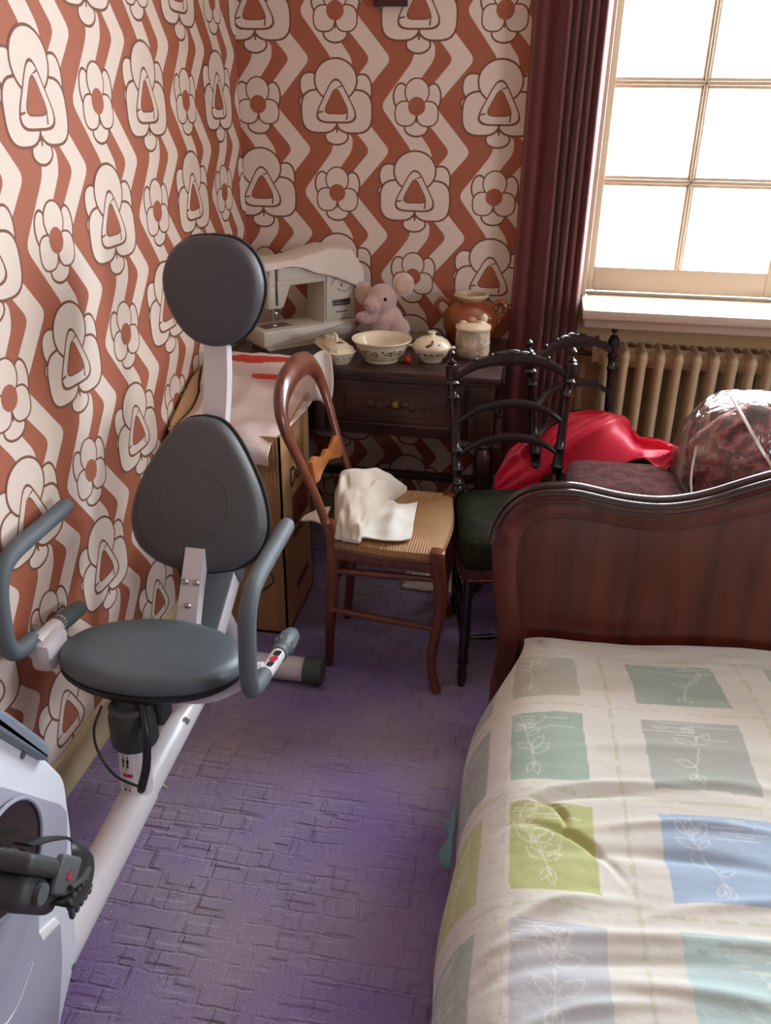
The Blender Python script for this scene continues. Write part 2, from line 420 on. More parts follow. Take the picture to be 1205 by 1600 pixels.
def leaf(x0, x1, xm, s0, s1):
    b = NB(); wb(b, x0, s0, .957, 2.17, d=.045); wb(b, s1, x1, .957, 2.17, d=.045); wb(b, s0, s1, .957, 1.036, d=.045, y=fy-.001); wb(b, s0, s1, 2.13, 2.17, d=.045, y=fy-.001)
    sash = obj('sash', b, WPAINT, win)
    zs = [1.036, 1.309, 1.595, 1.881, 2.13]
    b = NB()
    for z in zs[1:-1]:
        wb(b, s0-.004, s1+.004, z-.0165, z+.0165, d=.022, y=fy-.004, bev=.005); wb(b, s0-.004, s1+.004, z-.006, z+.006, d=.036, y=fy-.004)
    wb(b, xm-.014, xm+.014, 1.03, 2.135, d=.022, y=fy-.004, bev=.005); wb(b, xm-.005, xm+.005, 1.03, 2.135, d=.036, y=fy-.004)
    obj('glazing_bars', b, WPAINT, sash)
    for a, c in ((s0, xm), (xm, s1)):
        for z0, z1 in zip(zs, zs[1:]):
            b = NB(); add_box(b, ((a+c)/2, fy, (z0+z1)/2), (c-a, .003, z1-z0)); obj('pane', b, GLASS, sash, smooth=False)
leaf(.160, .768, .4535, .182, .738); leaf(.772, WX1-.03, 1.085, .802, WX1-.052)
b = NB()
add_box(b, (.80, 2.95, .930), (1.31, .30, .030), .006); add_box(b, (.80, 2.965, .895), (1.29, .22, .042), .008); add_box(b, (.80, 3.09, .945), (1.27, .05, .012), .002)
obj('window_sill', b, WPAINT, win)
# unseen window added in the right wall to light carpet and bike
fill_win = bpy.data.objects.new('added_fill_window', None); COL.objects.link(fill_win); fill_win.location = (XR, .85, wz0); fill_win['kind'] = 'structure'
b = NB()
for y0, y1, z0, z1 in ((w0, w0+.06, wz0, wz1), (w1-.06, w1, wz0, wz1), (w0, w1, wz0, wz0+.06), (w0, w1, wz1-.06, wz1), (.83, .87, wz0, wz1), (w0, w1, 1.48, 1.51)):
    add_box(b, (XR+.04, (y0+y1)/2, (z0+z1)/2), (.05, y1-y0, z1-z0), .003)
obj('window_frame', b, WPAINT, fill_win)
b = NB(); add_box(b, (XR+.045, (w0+w1)/2, (wz0+wz1)/2), (.003, w1-w0-.02, wz1-wz0-.02)); obj('pane', b, GLASS, fill_win, smooth=False)

# ------------------------------------------------------------------ curtain
CURT = mat('maroon_curtain_cloth', (106, 44, 44), .85, bump=.15, bscale=400, sheen=.3, var=.1, vscale=4)
t = thing('curtain', 'long maroon curtain hanging in narrow folds at the left of the window', 'curtain', (.03, 2.96, .02))
b = NB()
FOLD = [(-.082, 3.02), (-.078, 2.985), (-.055, 2.965), (-.02, 2.985), (.0, 2.955), (.018, 2.925), (.03, 2.965), (.045, 2.93), (.057, 2.965), (.072, 2.925), (.085, 2.965), (.097, 2.935), (.110, 2.96), (.124, 2.935), (.134, 2.955), (.140, 2.985), (.128, 3.01)]
FV = [Vector((x, y, 0)) for x, y in FOLD]
def cf(u, v):
    p = cr1(FV, u); z = .02+v*2.33; k = .75+.25*v+.08*nz(z*1.5, u*4)
    return Vector((p.x+.004*nz(z*1.2, u*6, 2)+.006*(v-.5), 2.985+(p.y-2.985)*k+.005*nz(z*2, u*5, 7), z))
grid(b, cf, 150, 40)
obj('drape', b, CURT, t, solid=.003)
b = NB()
for i in range(9):
    x = -.075+i*.0265; add_tube(b, [(x+.013*math.cos(a), 2.985, 2.37+.016*math.sin(a)) for a in [k*2*PI/12 for k in range(12)]], .002, 6, closed=True)
obj('curtain_rings', b, mat('brass', (170, 130, 60), .3, 1), t)
tb = NB(); add_tube(tb, [(-.18, 2.985, 2.377), (1.55, 2.985, 2.377)], .011, 14)
rod = obj('curtain_rod', tb, mat('dark_wood', (62, 32, 26), .35, var=.25, vscale=5, stretch=(1, 1, 12)))
tag(rod, 'dark round curtain rod above the window', 'curtain rod')

# ------------------------------------------------------------------ radiator
RADP = mat('radiator_paint', (206, 184, 146), .4, var=.06, vscale=12)
t = thing('radiator', 'old cream cast iron column radiator under the window', 'radiator', (.75, 2.966, 0))
def rad_sec():
    bm = NB()
    for y in (-.062, 0, .062):
        add_tube(bm, [(0, y, .13), (0, y, .16), (0, y, .735), (0, y, .775)], [.016, .0135, .0135, .016], 12, flat=1.15, up=(0, 1, 0))
    for z in (.145, .770):
        add_tube(bm, [(0, -.062, z), (0, .062, z)], .0165, 14, flat=1.55, up=(0, 0, 1), round_cap=True)
    add_box(bm, (0, 0, .775), (.0285, .120, .040), .012, seg=3)
    return bm
first = None
for i in range(18):
    x = .247+i*.0577
    if first is None:
        first = obj('radiator_section', rad_sec(), RADP, t, local=True); o = first
    else:
        o = first.copy(); COL.objects.link(o); o.parent = t
    o.location = (x-.75, 0, 0)
b = NB()
add_tube(b, [(.222, 2.966, .757), (1.27, 2.966, .757)], .034, 16)
obj('connecting_tube', b, RADP, t)
b = NB(); add_tube(b, [(.222, 2.966, .145), (1.27, 2.966, .145)], .026, 16); obj('connecting_tube', b, RADP, t)
b = NB(); add_tube(b, [(.200, 2.966, .757), (.224, 2.966, .757)], .030, 6); obj('end_plug', b, RADP, t)
b = NB(); add_tube(b, [(.15, 2.966, .762), (.21, 2.966, .762)], .008, 8); add_tube(b, [(.165, 2.966, .762), (.165, 2.966, .80)], .006, 8); add_ell(b, (.165, 2.966, .80), (.012, .012, .008), 10)
obj('bleed_valve', b, mat('dark_valve', (90, 66, 44), .4, .6), t)
for x in (.30, 1.2):
    b = NB(); add_box(b, (x+.029, 2.966, .06), (.02, .12, .12), .004); obj('foot', b, RADP, t)

# ------------------------------------------------------------------ picture high on the back wall
PICW = mat('picture_wood', (58, 26, 24), .35)
t = thing('picture_frame', 'small dark framed picture high on the back wall, touching the top of the photo', 'picture', (-.529, YB, 1.80))
b = NB()
for c, s in (((-.529, YB-.012, 1.806), (.108, .02, .012)), ((-.529, YB-.012, 1.936), (.108, .02, .012)), ((-.577, YB-.012, 1.871), (.012, .02, .12)), ((-.481, YB-.012, 1.871), (.012, .02, .12))): add_box(b, c, s, .002)
obj('frame', b, PICW, t)
b = NB(); add_box(b, (-.529, YB-.007, 1.871), (.086, .008, .122)); obj('picture', b, mat('dark_picture', (92, 46, 40), .3, var=.3, vscale=30), t)

# ------------------------------------------------------------------ bed
def wood_mat(name, c0, c1, rough=.3, scale=3.0, stretch=(6, 6, .6), coat=.3, dist=3):
    m = bpy.data.materials.new(name); m.use_nodes = True; nt = m.node_tree; b = nt.nodes['Principled BSDF']
    b.inputs['Roughness'].default_value = rough; b.inputs['Coat Weight'].default_value = coat; b.inputs['Coat Roughness'].default_value = .15
    tc = nt.nodes.new('ShaderNodeTexCoord'); mp = nt.nodes.new('ShaderNodeMapping'); mp.inputs['Scale'].default_value = stretch
    n = nt.nodes.new('ShaderNodeTexNoise'); n.inputs['Scale'].default_value = scale; n.inputs['Detail'].default_value = 8; n.inputs['Distortion'].default_value = .6
    n2 = nt.nodes.new('ShaderNodeTexNoise'); n2.inputs['Scale'].default_value = scale*14; n2.inputs['Detail'].default_value = 3
    nt.links.new(tc.outputs['Object'], mp.inputs[0])
    for k in (n, n2): nt.links.new(mp.outputs[0], k.inputs[0])
    r = nt.nodes.new('ShaderNodeValToRGB'); r.color_ramp.elements[0].position = .32; r.color_ramp.elements[1].position = .68
    r.color_ramp.elements[0].color = lin(c0); r.color_ramp.elements[1].color = lin(c1)
    mx = nt.nodes.new('ShaderNodeMixRGB'); mx.blend_type = 'MULTIPLY'; mx.inputs[0].default_value = .35
    nt.links.new(n.outputs[0], r.inputs[0]); nt.links.new(r.outputs[0], mx.inputs[1]); nt.links.new(n2.outputs[0], mx.inputs[2]); nt.links.new(mx.outputs[0], b.inputs['Base Color'])
    return m
MAHOG = wood_mat('polished_mahogany', (76, 28, 20), (112, 46, 32), .3)
CHERRY = wood_mat('cherry_wood', (98, 48, 34), (142, 78, 52), .28, 4)
DARKW = wood_mat('dark_oak', (44, 24, 22), (74, 43, 36), .35, 4, (1, 6, 6))
def resample(P, n):
    P = [Vector((p[0], p[1], 0)) for p in P]; d = [0]
    for a, c in zip(P, P[1:]): d.append(d[-1]+(c-a).length)
    out = []
    for i in range(n+1):
        s = d[-1]*i/n; k = 0
        while k < len(P)-2 and d[k+1] < s: k += 1
        f = (s-d[k])/max(1e-9, d[k+1]-d[k]); q = P[k].lerp(P[k+1], f); out.append((q.x, q.y))
    return out
BCX = .655
bed = thing('bed', 'dark polished wooden bed with a wavy-topped footboard', 'bed', (BCX, 1.0, 0))
outer = [(-.040, .0), (-.037, .08), (-.036, .143), (-.030, .21), (-.025, .267), (-.030, .33), (-.036, .382), (-.048, .455), (-.056, .526), (-.057, .575), (-.049, .618), (-.028, .668), (.004, .702), (.04, .719), (.081, .726), (.12, .728), (.153, .724), (.2, .716), (.241, .711), (.285, .709), (.326, .711), (.366, .719), (.406, .731), (.445, .747), (.482, .765), (.537, .790), (.59, .811), (.62, .818), (BCX, .821)]
inner = [(.030, .0), (.027, .15), (.028, .24), (.034, .313), (.028, .37), (.020, .426), (.010, .48), (.006, .53), (.008, .58), (.018, .612), (.040, .638), (.068, .652), (.096, .657), (.135, .660), (.176, .658), (.22, .652), (.264, .648), (.31, .647), (.364, .653), (.41, .667), (.458, .682), (.51, .701), (.554, .718), (.60, .730), (BCX, .735)]
NO = 70
oc = [Vector((p.x, p.y)) for p in catmull([(x, z, 0) for x, z in outer], 3)]; ic = [Vector((p.x, p.y)) for p in catmull([(x, z, 0) for x, z in inner], 3)]
O_ = resample(oc, NO); I_ = resample(ic, NO)
O_ = O_+[(2*BCX-x, z) for x, z in O_[-2::-1]]; I_ = I_+[(2*BCX-x, z) for x, z in I_[-2::-1]]
FB0, FB1 = 1.848, 1.885
b = NB()
def strip(bm, rows, close=False):
    vs = [[bm.verts.new(p) for p in r] for r in rows]
    for i in range(len(vs)-1):
        for j in range(len(vs[0])-1):
            bm.faces.new((vs[i][j], vs[i][j+1], vs[i+1][j+1], vs[i+1][j]))
def mixp(k): return [(o[0]*(1-k)+i[0]*k, o[1]*(1-k)+i[1]*k) for o, i in zip(O_, I_)]
rows = []
for k, y in ((.0, FB1), (0, FB0+.012), (.03, FB0+.004), (.08, FB0), (.86, FB0), (.93, FB0+.003), (1.0, FB0+.012), (1.0, FB1)):
    rows.append([(x, y, z) for x, z in mixp(k)])
strip(b, rows); obj('footboard_frame', b, MAHOG, bed, angle=50)
b = NB()
P_ = [(x, z) for x, z in mixp(.96)]
strip(b, [[(x, FB0+.010, z) for x, z in P_], [(x, FB0+.010, 0) for x, z in P_]]); strip(b, [[(x, FB1, z) for x, z in mixp(0)], [(x, FB1, z) for x, z in mixp(1)], [(x, FB1, 0) for x, z in mixp(1)]])
obj('footboard_panel', b, MAHOG, bed, smooth=False)
b = NB()
top = [(x, z) for x, z in O_ if z > .56]
def off(P, d):
    out = []
    for i, p in enumerate(P):
        a = Vector(P[max(0, i-1)]); c = Vector(P[min(len(P)-1, i+1)]); t_ = (c-a).normalized(); nrm = Vector((-t_.y, t_.x))
        q = Vector(p)+nrm*d; out.append((q.x, q.y))
    return out
taper = lambda i, n: min(1, .25+i/14, .25+(n-1-i)/14)
nT = len(top)
add_tube(b, [(x, FB0+.001, z) for x, z in off(top, .004)], [.0085*taper(i, nT) for i in range(nT)], 12)
add_tube(b, [(x, FB0+.020, z) for x, z in off(top, .010)], [.012*taper(i, nT) for i in range(nT)], 14)
add_tube(b, [(x, FB1-.001, z) for x, z in off(top, .004)], [.0085*taper(i, nT) for i in range(nT)], 12)
add_tube(b, [(x, FB0+.002, z) for x, z in off(top, -.018)], [.005*taper(i, nT) for i in range(nT)], 10)
obj('top_moulding', b, wood_mat('glossy_moulding_wood', (44, 20, 20), (64, 30, 28), .08, 3, coat=1), bed)
for s in (0, 1):
    b = NB(); x = .11 if s == 0 else 2*BCX-.11; add_box(b, (x, .85, .18), (.028, 1.99, .15), .005); obj('side_rail', b, MAHOG, bed)
b = NB(); add_box(b, (BCX, .86, .28), (1.20, 1.94, .17), .05, seg=4); obj('mattress', b, mat('mattress_ticking', (214, 208, 196), .9), bed)
b = NB(); add_box(b, (BCX, -.14, .45), (1.36, .035, .9), .01); obj('headboard', b, MAHOG, bed)

# duvet ------------------------------------------------------------
PROF = [Vector(p) for p in ((-.070, 0, .02), (-.073, 0, .10), (-.072, 0, .18), (-.060, 0, .26), (-.030, 0, .335), (.008, 0, .386), (.045, 0, .411), (.11, 0, .423), (.20, 0, .424), (.32, 0, .432), (.46, 0, .442), (.66, 0, .448), (.9, 0, .44), (1.15, 0, .425), (1.27, 0, .40), (1.35, 0, .32), (1.385, 0, .18), (1.39, 0, .04))]
fine = [cr1(PROF, i/600) for i in range(601)]
arc = [0]
for a, c in zip(fine, fine[1:]): arc.append(arc[-1]+(c-a).length)
S0 = next(arc[i] for i in range(601) if fine[i].x >= .20)          # arc length at x = .20
def prof_at(s):
    s += S0
    lo, hi = 0, 600
    while hi-lo > 1:
        m_ = (lo+hi)//2
        if arc[m_] <= s: lo = m_
        else: hi = m_
    f = (s-arc[lo])/(arc[hi]-arc[lo]); return fine[lo].lerp(fine[hi], min(max(f, 0), 1))
smin, smax = -S0, arc[-1]-S0
ss = [smin+.0027*i for i in range(int((.62-smin)/.0027))]; ss += [.62+.03*i for i in range(int((smax-.62)/.03)+1)]
ys = [1.838-.0027*i for i in range(int((1.838-.5)/.0027))]; ys += [.5-.04*i for i in range(16)]
def wr(x, y):
    """creases of the cover"""
    h = .010*nz(x, y, 1, 3.2)+.0035*nz(x*1.2, y*3.0, 4, 7)
    for (cx, cy, L, ang, w, am) in ((.33, 1.17, .20, .06, .010, .008), (.30, 1.095, .26, -.03, .013, -.008), (.42, 1.01, .2, .10, .012, .007), (.14, 1.12, .10, -.5, .008, -.011), (.12, 1.17, .05, -1.0, .006, -.009),
                                 (.12, .98, .12, .35, .012, .010), (.20, .93, .25, .12, .012, .008), (.16, .88, .22, .2, .012, -.007), (.3, .85, .22, -.05, .014, .008), (.14, .80, .16, .35, .010, .007), (.2, .75, .2, .3, .012, -.006),
                                 (.40, 1.27, .2, .02, .013, .007), (.18, 1.245, .16, .22, .010, .009), (.15, 1.215, .14, .28, .008, -.006), (.45, .93, .16, -.1, .012, .006), (.3, 1.36, .25, .05, .012, .003)):
        ca, sa = math.cos(ang), math.sin(ang); dx, dy = x-cx, y-cy; a_ = dx*ca+dy*sa; c_ = -dx*sa+dy*ca+.03*(a_/max(L, .01))**2
        if abs(a_) < L*1.6 and abs(c_) < w*4: h += am*1.25*math.exp(-(a_/L)**2*2)*math.exp(-(c_/w)**2)
    return h
verts = []; uvs = []
nS, nY = len(ss), len(ys)
for y in ys:
    e = max(0, (y-1.45)/.39); drop = .085*e**1.6; pull = .14*e**2.2
    for s in ss:
        p = prof_at(s)
        side = max(0, min(1, (.04-p.x)/.11))
        x = p.x+pull*side+(.0 if p.x > .1 else 0); z = p.z
        topk = max(0, min(1, (p.z-.05)/.35))
        z = z-drop*topk*(1 if p.x < .5 else 1)
        # quilting seams between the printed squares: soft puffs
        h = wr(p.x, y)*(1-side)
        sx_ = .014*side*(math.sin(y*16+2*nz(y, 0, 3, 3))*.6+nz(y*5, p.z*2, 9, 1))*min(1, (.42-p.z)/.2) if side > 0 else 0
        verts.append((x+sx_+h*side*.3, y+.004*nz(p.x*4, y*4, 2), max(.012, z+h*topk)))
        uvs.append((s-(.022-.035*(y-1.3))*(1-side), y))
V = np.array(verts, dtype=np.float64); UV = np.array(uvs)
PU, PVv, HU, HV = .298, .250, .094, .0965        # cell pitch and half sizes of the printed squares
us = UV[:, 0]-.10*np.clip((-.190-UV[:, 0])/.02, 0, 1); vs_ = UV[:, 1]
wob = np.array([.0035*nz(u*9, v*9, 5) for u, v in UV])
ci = np.floor(us/PU).astype(int); ri = np.floor((1.470+PVv-vs_)/PVv).astype(int)   # column 0 is right of the centre strip; rows: 0 nearest the footboard
cu_ = us-(ci+.5)*PU; cv_ = (1.470+PVv-vs_)-(ri+.5)*PVv
insq = (ri >= 0) & (np.abs(cu_+wob) < HU) & (np.abs(cv_+wob) < HV)
pal = {(-1, 0): (168, 170, 158), (0, 0): (132, 158, 146), (-1, 1): (128, 160, 146), (0, 1): (150, 158, 156), (-1, 2): (164, 174, 88), (0, 2): (136, 168, 210), (-1, 3): (178, 182, 196), (0, 3): (166, 202, 206),
       (-2, 0): (150, 164, 158), (-2, 1): (140, 156, 152), (-2, 2): (178, 186, 108), (-2, 3): (150, 168, 160), (1, 0): (160, 172, 158), (1, 1): (140, 160, 186), (1, 2): (176, 190, 120), (1, 3): (178, 182, 196)}
keys = list(pal.values())
colr = np.empty((len(V), 4)); base = np.array(lin((220, 216, 206))); colr[:] = base
for (a, c) in set(zip(ci[insq].tolist(), ri[insq].tolist())):
    m_ = insq & (ci == a) & (ri == c)
    k = pal.get((a, c)) or keys[(a*7+c*5) % len(keys)]
    colr[m_] = np.array(lin(tuple(.62*q_+.38*w_ for q_, w_ in zip(k, (222, 218, 204)))))
# stitched centre lines of the strips
n1 = np.array([nz(u*60, v*60, 8) for u, v in UV])
dash = (np.abs(((us/PU+.5) % 1)-.5)*PU < .0045) | (np.abs((((1.470+PVv-vs_)/PVv+.5) % 1)-.5)*PVv < .0035)
m_ = dash & ~insq & (n1 > -.12); colr[m_] = np.array(lin((206, 206, 184)))
# thin leafy line drawings in the squares
def seg_mask(px, py, segs, w):
    m = np.zeros(len(px), bool)
    for (ax, ay, bx, by) in segs:
        dx, dy = bx-ax, by-ay; L2 = dx*dx+dy*dy+1e-12; t_ = np.clip(((px-ax)*dx+(py-ay)*dy)/L2, 0, 1)
        m |= ((px-ax-t_*dx)**2+(py-ay-t_*dy)**2) < w*w
    return m
for (a, c) in set(zip(ci[insq].tolist(), ri[insq].tolist())):
    if a > 1: continue
    idx = np.where(insq & (ci == a) & (ri == c))[0]; px, py = cu_[idx], cv_[idx]; rd = random.Random(a*31+c*17+5); segs = []
    def leafs(x, y, ang, L):
        for sd in (-1, 1):
            P = [(x, y)]
            for k in range(1, 5):
                t_ = k/4; P.append((x+math.cos(ang)*L*t_-math.sin(ang)*sd*L*.22*math.sin(PI*t_), y+math.sin(ang)*L*t_+math.cos(ang)*sd*L*.22*math.sin(PI*t_)))
            segs.extend([(*p, *q) for p, q in zip(P, P[1:])])
    ang0 = rd.uniform(1.2, 1.9); x, y = rd.uniform(-.02, .02), .07
    pts_ = []
    for k in range(7):
        x2 = x+.019*math.cos(ang0+PI); y2 = y-.019*math.sin(ang0); ang0 += rd.uniform(-.22, .22); segs.append((x, y, x2, y2)); x, y = x2, y2; pts_.append((x, y))
    for q in pts_[1:]:
        for sd in (-1, 1):
            if rd.random() < .5: leafs(q[0], q[1], -PI/2+sd*rd.uniform(.5, 1.2), rd.uniform(.028, .055))
    for k in range(3): leafs(x, y, rd.uniform(0, 6.28), .026)
    leafs(pts_[0][0], .05, 1.4, .035); leafs(pts_[0][0], .05, 2.1, .03)
    for k in range(7):       # brushed horizontal streaks along the upper edge
        yy = -HV+.006+k*.0075; x0_ = rd.uniform(-HU, HU*.3); segs.append((x0_, yy, x0_+rd.uniform(.03, .09), yy+rd.uniform(-.002, .002)))
    m_ = seg_mask(px, py, segs, .0012)
    cc = colr[idx]; cc[m_] = cc[m_]*.5+np.array(lin((236, 236, 226)))*.5; colr[idx] = cc
fc = [(j*nS+i, j*nS+i+1, (j+1)*nS+i+1, (j+1)*nS+i) for j in range(nY-1) for i in range(nS-1)]
me = bpy.data.meshes.new('duvet'); me.from_pydata([tuple(v) for v in V], [], fc); me.update()
at = me.color_attributes.new('print', 'FLOAT_COLOR', 'POINT'); at.data.foreach_set('color', colr.astype(np.float32).ravel())
dm = bpy.data.materials.new('printed_duvet_cotton'); dm.use_nodes = True; nt = dm.node_tree; bb = nt.nodes['Principled BSDF']
an = nt.nodes.new('ShaderNodeVertexColor'); an.layer_name = 'print'; nt.links.new(an.outputs[0], bb.inputs['Base Color']); bb.inputs['Roughness'].default_value = .85
bb.inputs['Specular IOR Level'].default_value = .2; bb.inputs['Sheen Weight'].default_value = .1
tc = nt.nodes.new('ShaderNodeTexCoord'); nn = nt.nodes.new('ShaderNodeTexNoise'); nn.inputs['Scale'].default_value = 26; nn.inputs['Detail'].default_value = 5; nt.links.new(tc.outputs['Object'], nn.inputs[0])
bp = nt.nodes.new('ShaderNodeBump'); bp.inputs['Strength'].default_value = .25; bp.inputs['Distance'].default_value = .012; nt.links.new(nn.outputs[0], bp.inputs['Height']); nt.links.new(bp.outputs[0], bb.inputs['Normal'])
me.materials.append(dm); me.shade_smooth()
duv = bpy.data.objects.new('duvet', me); COL.objects.link(duv)
tag(duv, 'rumpled duvet printed with green, blue and cream squares on the bed', 'duvet')
b = NB()
def fl(u, v):
    a = Vector((-.076, 1.37, .22)).lerp(Vector((-.078, 1.28, .12)), u); c = Vector((-.098, 1.355, .15)).lerp(Vector((-.094, 1.30, .09)), u)
    p = a.lerp(c, v); p.x += .01*math.sin(u*7)*v; return p
grid(b, fl, 10, 8)
tag(obj('sheet_corner', b, mat('teal_sheet', (120, 158, 160), .85), solid=.003), 'small blue-green sheet corner poking out from the left side of the duvet', 'sheet')

# ------------------------------------------------------------------ dark table with drawer
TX0, TX1, TY0, TY1, TZ = -1.0, -.09, 2.545, 3.035, .78
t = thing('side_table', 'dark carved wooden table with a drawer against the back wall', 'table', ((TX0+TX1)/2, (TY0+TY1)/2, 0))
b = NB(); add_box(b, ((TX0+TX1)/2, (TY0+TY1)/2, TZ-.011), (TX1-TX0, TY1-TY0, .022), .005); add_box(b, ((TX0+TX1)/2, (TY0+TY1)/2, TZ-.029), (TX1-TX0-.03, TY1-TY0-.03, .014), .005)
obj('table_top', b, DARKW, t)
b = NB()
add_box(b, ((TX0+TX1)/2, TY0+.045, .66), (TX1-TX0-.08, .022, .205), .003); add_box(b, ((TX0+TX1)/2, TY1-.03, .66), (TX1-TX0-.08, .02, .205), .003)
for x in (TX0+.045, TX1-.045): add_box(b, (x, (TY0+TY1)/2, .66), (.02, TY1-TY0-.08, .205), .003)
obj('apron', b, DARKW, t)
def drawer(x0, x1):
    b = NB(); y = TY0+.030; add_box(b, ((x0+x1)/2, y, .668), (x1-x0, .018, .15), .003)
    for z in (.735, .601): add_box(b, ((x0+x1)/2, y-.010, z), (x1-x0-.02, .010, .010), .003)
    for x in (x0+.012, x1-.012): add_box(b, (x, y-.010, .668), (.010, .010, .13), .003)
    add_box(b, ((x0+x1)/2, y-.010, .668), (x1-x0-.10, .006, .085), .003)
    d = obj('drawer', b, DARKW, t)
    b = NB()
    cx = (x0+x1)/2
    for i in range(-3, 4):
        add_ell(b, (cx+i*.028, y-.0135, .668+.008*math.cos(i*1.5)), (.013, .004, .012), 12)
    add_tube(b, [(cx-.10, y-.014, .672), (cx, y-.016, .656), (cx+.10, y-.014, .672)], .003, 8, smooth=4)
    obj('carved_ornament', b, DARKW, d)
    b = NB(); add_lathe(b, [(0, 0), (.012, .002), (.006, .010), (.010, .016), (.0, .020)], M=frame((cx, y-.012, .672), (1, 0, 0), (0, 0, 1)) @ Matrix.Identity(4), seg=12)
    obj('knob', b, mat('brass', (170, 130, 60), .3, 1), d)
drawer(-.63, -.20)
for x in (-.165, -.665):
    b = NB(); add_box(b, (x, TY0+.030, .66), (.035, .016, .2), .004); obj('pilaster', b, DARKW, t)
for x in (TX0+.045, TX1-.045):
    for y in (TY0+.05, TY1-.04):
        b = NB(); add_box(b, (x, y, .655), (.055, .055, .21), .004)
        add_lathe(b, [(.024, .555), (.03, .545), (.018, .53), (.028, .50), (.024, .44), (.016, .38), (.024, .34), (.018, .33), (.018, .325)], (x, y, 0), 20)
        add_box(b, (x, y, .29), (.05, .05, .09), .005)
        add_lathe(b, [(.018, .245), (.026, .235), (.018, .22), (.026, .18), (.02, .12), (.014, .08), (.028, .05), (.03, .025), (.02, 0), (0, 0)], (x, y, 0), 20)
        obj('leg', b, DARKW, t)
b = NB()
for x in (TX0+.045, TX1-.045): add_box(b, (x, (TY0+TY1)/2, .29), (.024, TY1-TY0-.13, .03), .004)
add_box(b, ((TX0+TX1)/2, (TY0+TY1)/2+.1, .29), (TX1-TX0-.1, .024, .03), .004)
obj('stretcher', b, DARKW, t)

# ------------------------------------------------------------------ sewing machine
SM = mat('sewing_machine_plastic', (214, 204, 188), .4); SMD = mat('dark_detail', (58, 50, 50), .4); CHR = mat('chrome', (190, 190, 190), .2, 1)
rz = math.radians(46)
t = thing('sewing_machine', 'off-white electric sewing machine on the dark table', 'sewing machine', (-.87, 2.671, TZ), rz)
b = NB()
F = lambda y: frame((0, y, 0), (1, 0, 0), (0, 0, 1))      # local XZ drawing plane; extrudes towards -y
def xz(bm, pts, y0, y1, bev=.006, mi=0): add_prism(bm, pts, y1-y0, bev, M=Matrix(((1, 0, 0, 0), (0, 0, 1, y0), (0, 1, 0, 0), (0, 0, 0, 1))), mi=mi)
xz(b, roundpoly([(.0, .012), (.37, .012), (.37, .068), (.0, .068)], .008), .004, .135, .008)
xz(b, [(.02, 0), (.35, 0), (.36, .014), (.01, .014)], .012, .128, .002)
obj('base', b, SM, t, local=True)
b = NB()
xz(b, roundpoly([(.238, .060), (.37, .060), (.368, .20), (.360, .272), (.335, .298), (.245, .300)], .012), .012, .130, .008)
xz(b, roundpoly([(.030, .205), (.27, .205), (.27, .296), (.06, .288), (.035, .282)], .012), .012, .130, .008)
xz(b, roundpoly([(.028, .135), (.085, .135), (.118, .215), (.030, .225)], .008), .014, .128, .008)
obj('body', b, SM, t, local=True)
b = NB(); xz(b, roundpoly([(.244, .075), (.364, .075), (.358, .262), (.250, .262)], .01), .006, .016, .003); xz(b, roundpoly([(.062, .225), (.238, .222), (.24, .262), (.066, .266)], .006), .008, .014, .002)
obj('front_panel', b, SM, t, local=True)
b = NB(); add_box(b, (.058, .010, .215), (.0035, .006, .135)); obj('thread_slot', b, SMD, t, local=True)
b = NB(); add_box(b, (.305, .004, .125), (.07, .004, .005)); add_box(b, (.305, .004, .1365), (.072, .005, .012), .002)
obj('button_row', b, SMD, t, local=True)
b = NB(); G = mat('grey_print', (120, 118, 124), .5)
for k, (a0, a1, rx, rz_, cx, cz) in enumerate(((.6, 3.1, .034, .026, .300, .190), (3.6, 6.1, .030, .022, .318, .190))):
    add_tube(b, [(cx+rx*math.cos(a), .0045, cz+rz_*math.sin(a)) for a in [a0+(a1-a0)*i/14 for i in range(15)]], .0012, 5); obj('swirl_mark', b, G, t, local=True); b = NB()
add_ell(b, (.306, .004, .190), (.003, .002, .006), 8); obj('dot_mark', b, G, t, local=True); b = NB()
for i in range(8): add_box(b, (.285+i*.0058, .005, .100), (.004, .002, .005))
obj('printed_lettering', b, G, t, local=True)
b = NB()
for i in range(9): add_box(b, (.115+i*.008, .0075, .247+.004*(i % 2)), (.003, .0015, .0015))
obj('printed_lettering', b, G, t, local=True)
b = NB(); add_lathe(b, [(0, 0), (.017, .001), (.018, .006), (.015, .010), (0, .011)], M=frame((.305, .0135, .235), (1, 0, 0), (0, 0, 1)), seg=20)
obj('stitch_dial', b, SM, t, local=True)
b = NB(); add_tube(b, [(.062, .05, .14), (.062, .05, .085)], .0035, 8); add_tube(b, [(.074, .05, .14), (.074, .05, .10)], .003, 8); add_box(b, (.062, .045, .078), (.016, .026, .004), .001); add_box(b, (.072, .045, .112), (.014, .01, .014), .002); add_tube(b, [(.062, .05, .085), (.062, .05, .07)], .0012, 6)
add_box(b, (.075, .06, .0695), (.10, .055, .002)); obj('needle_and_presser_foot', b, CHR, t, local=True)
b = NB(); add_lathe(b, [(0, 0), (.032, 0), (.034, .006), (.034, .016), (.028, .020), (0, .020)], M=frame((.37, .075, .225), (0, 1, 0), (0, 0, 1)), seg=24); obj('handwheel', b, SM, t, local=True)
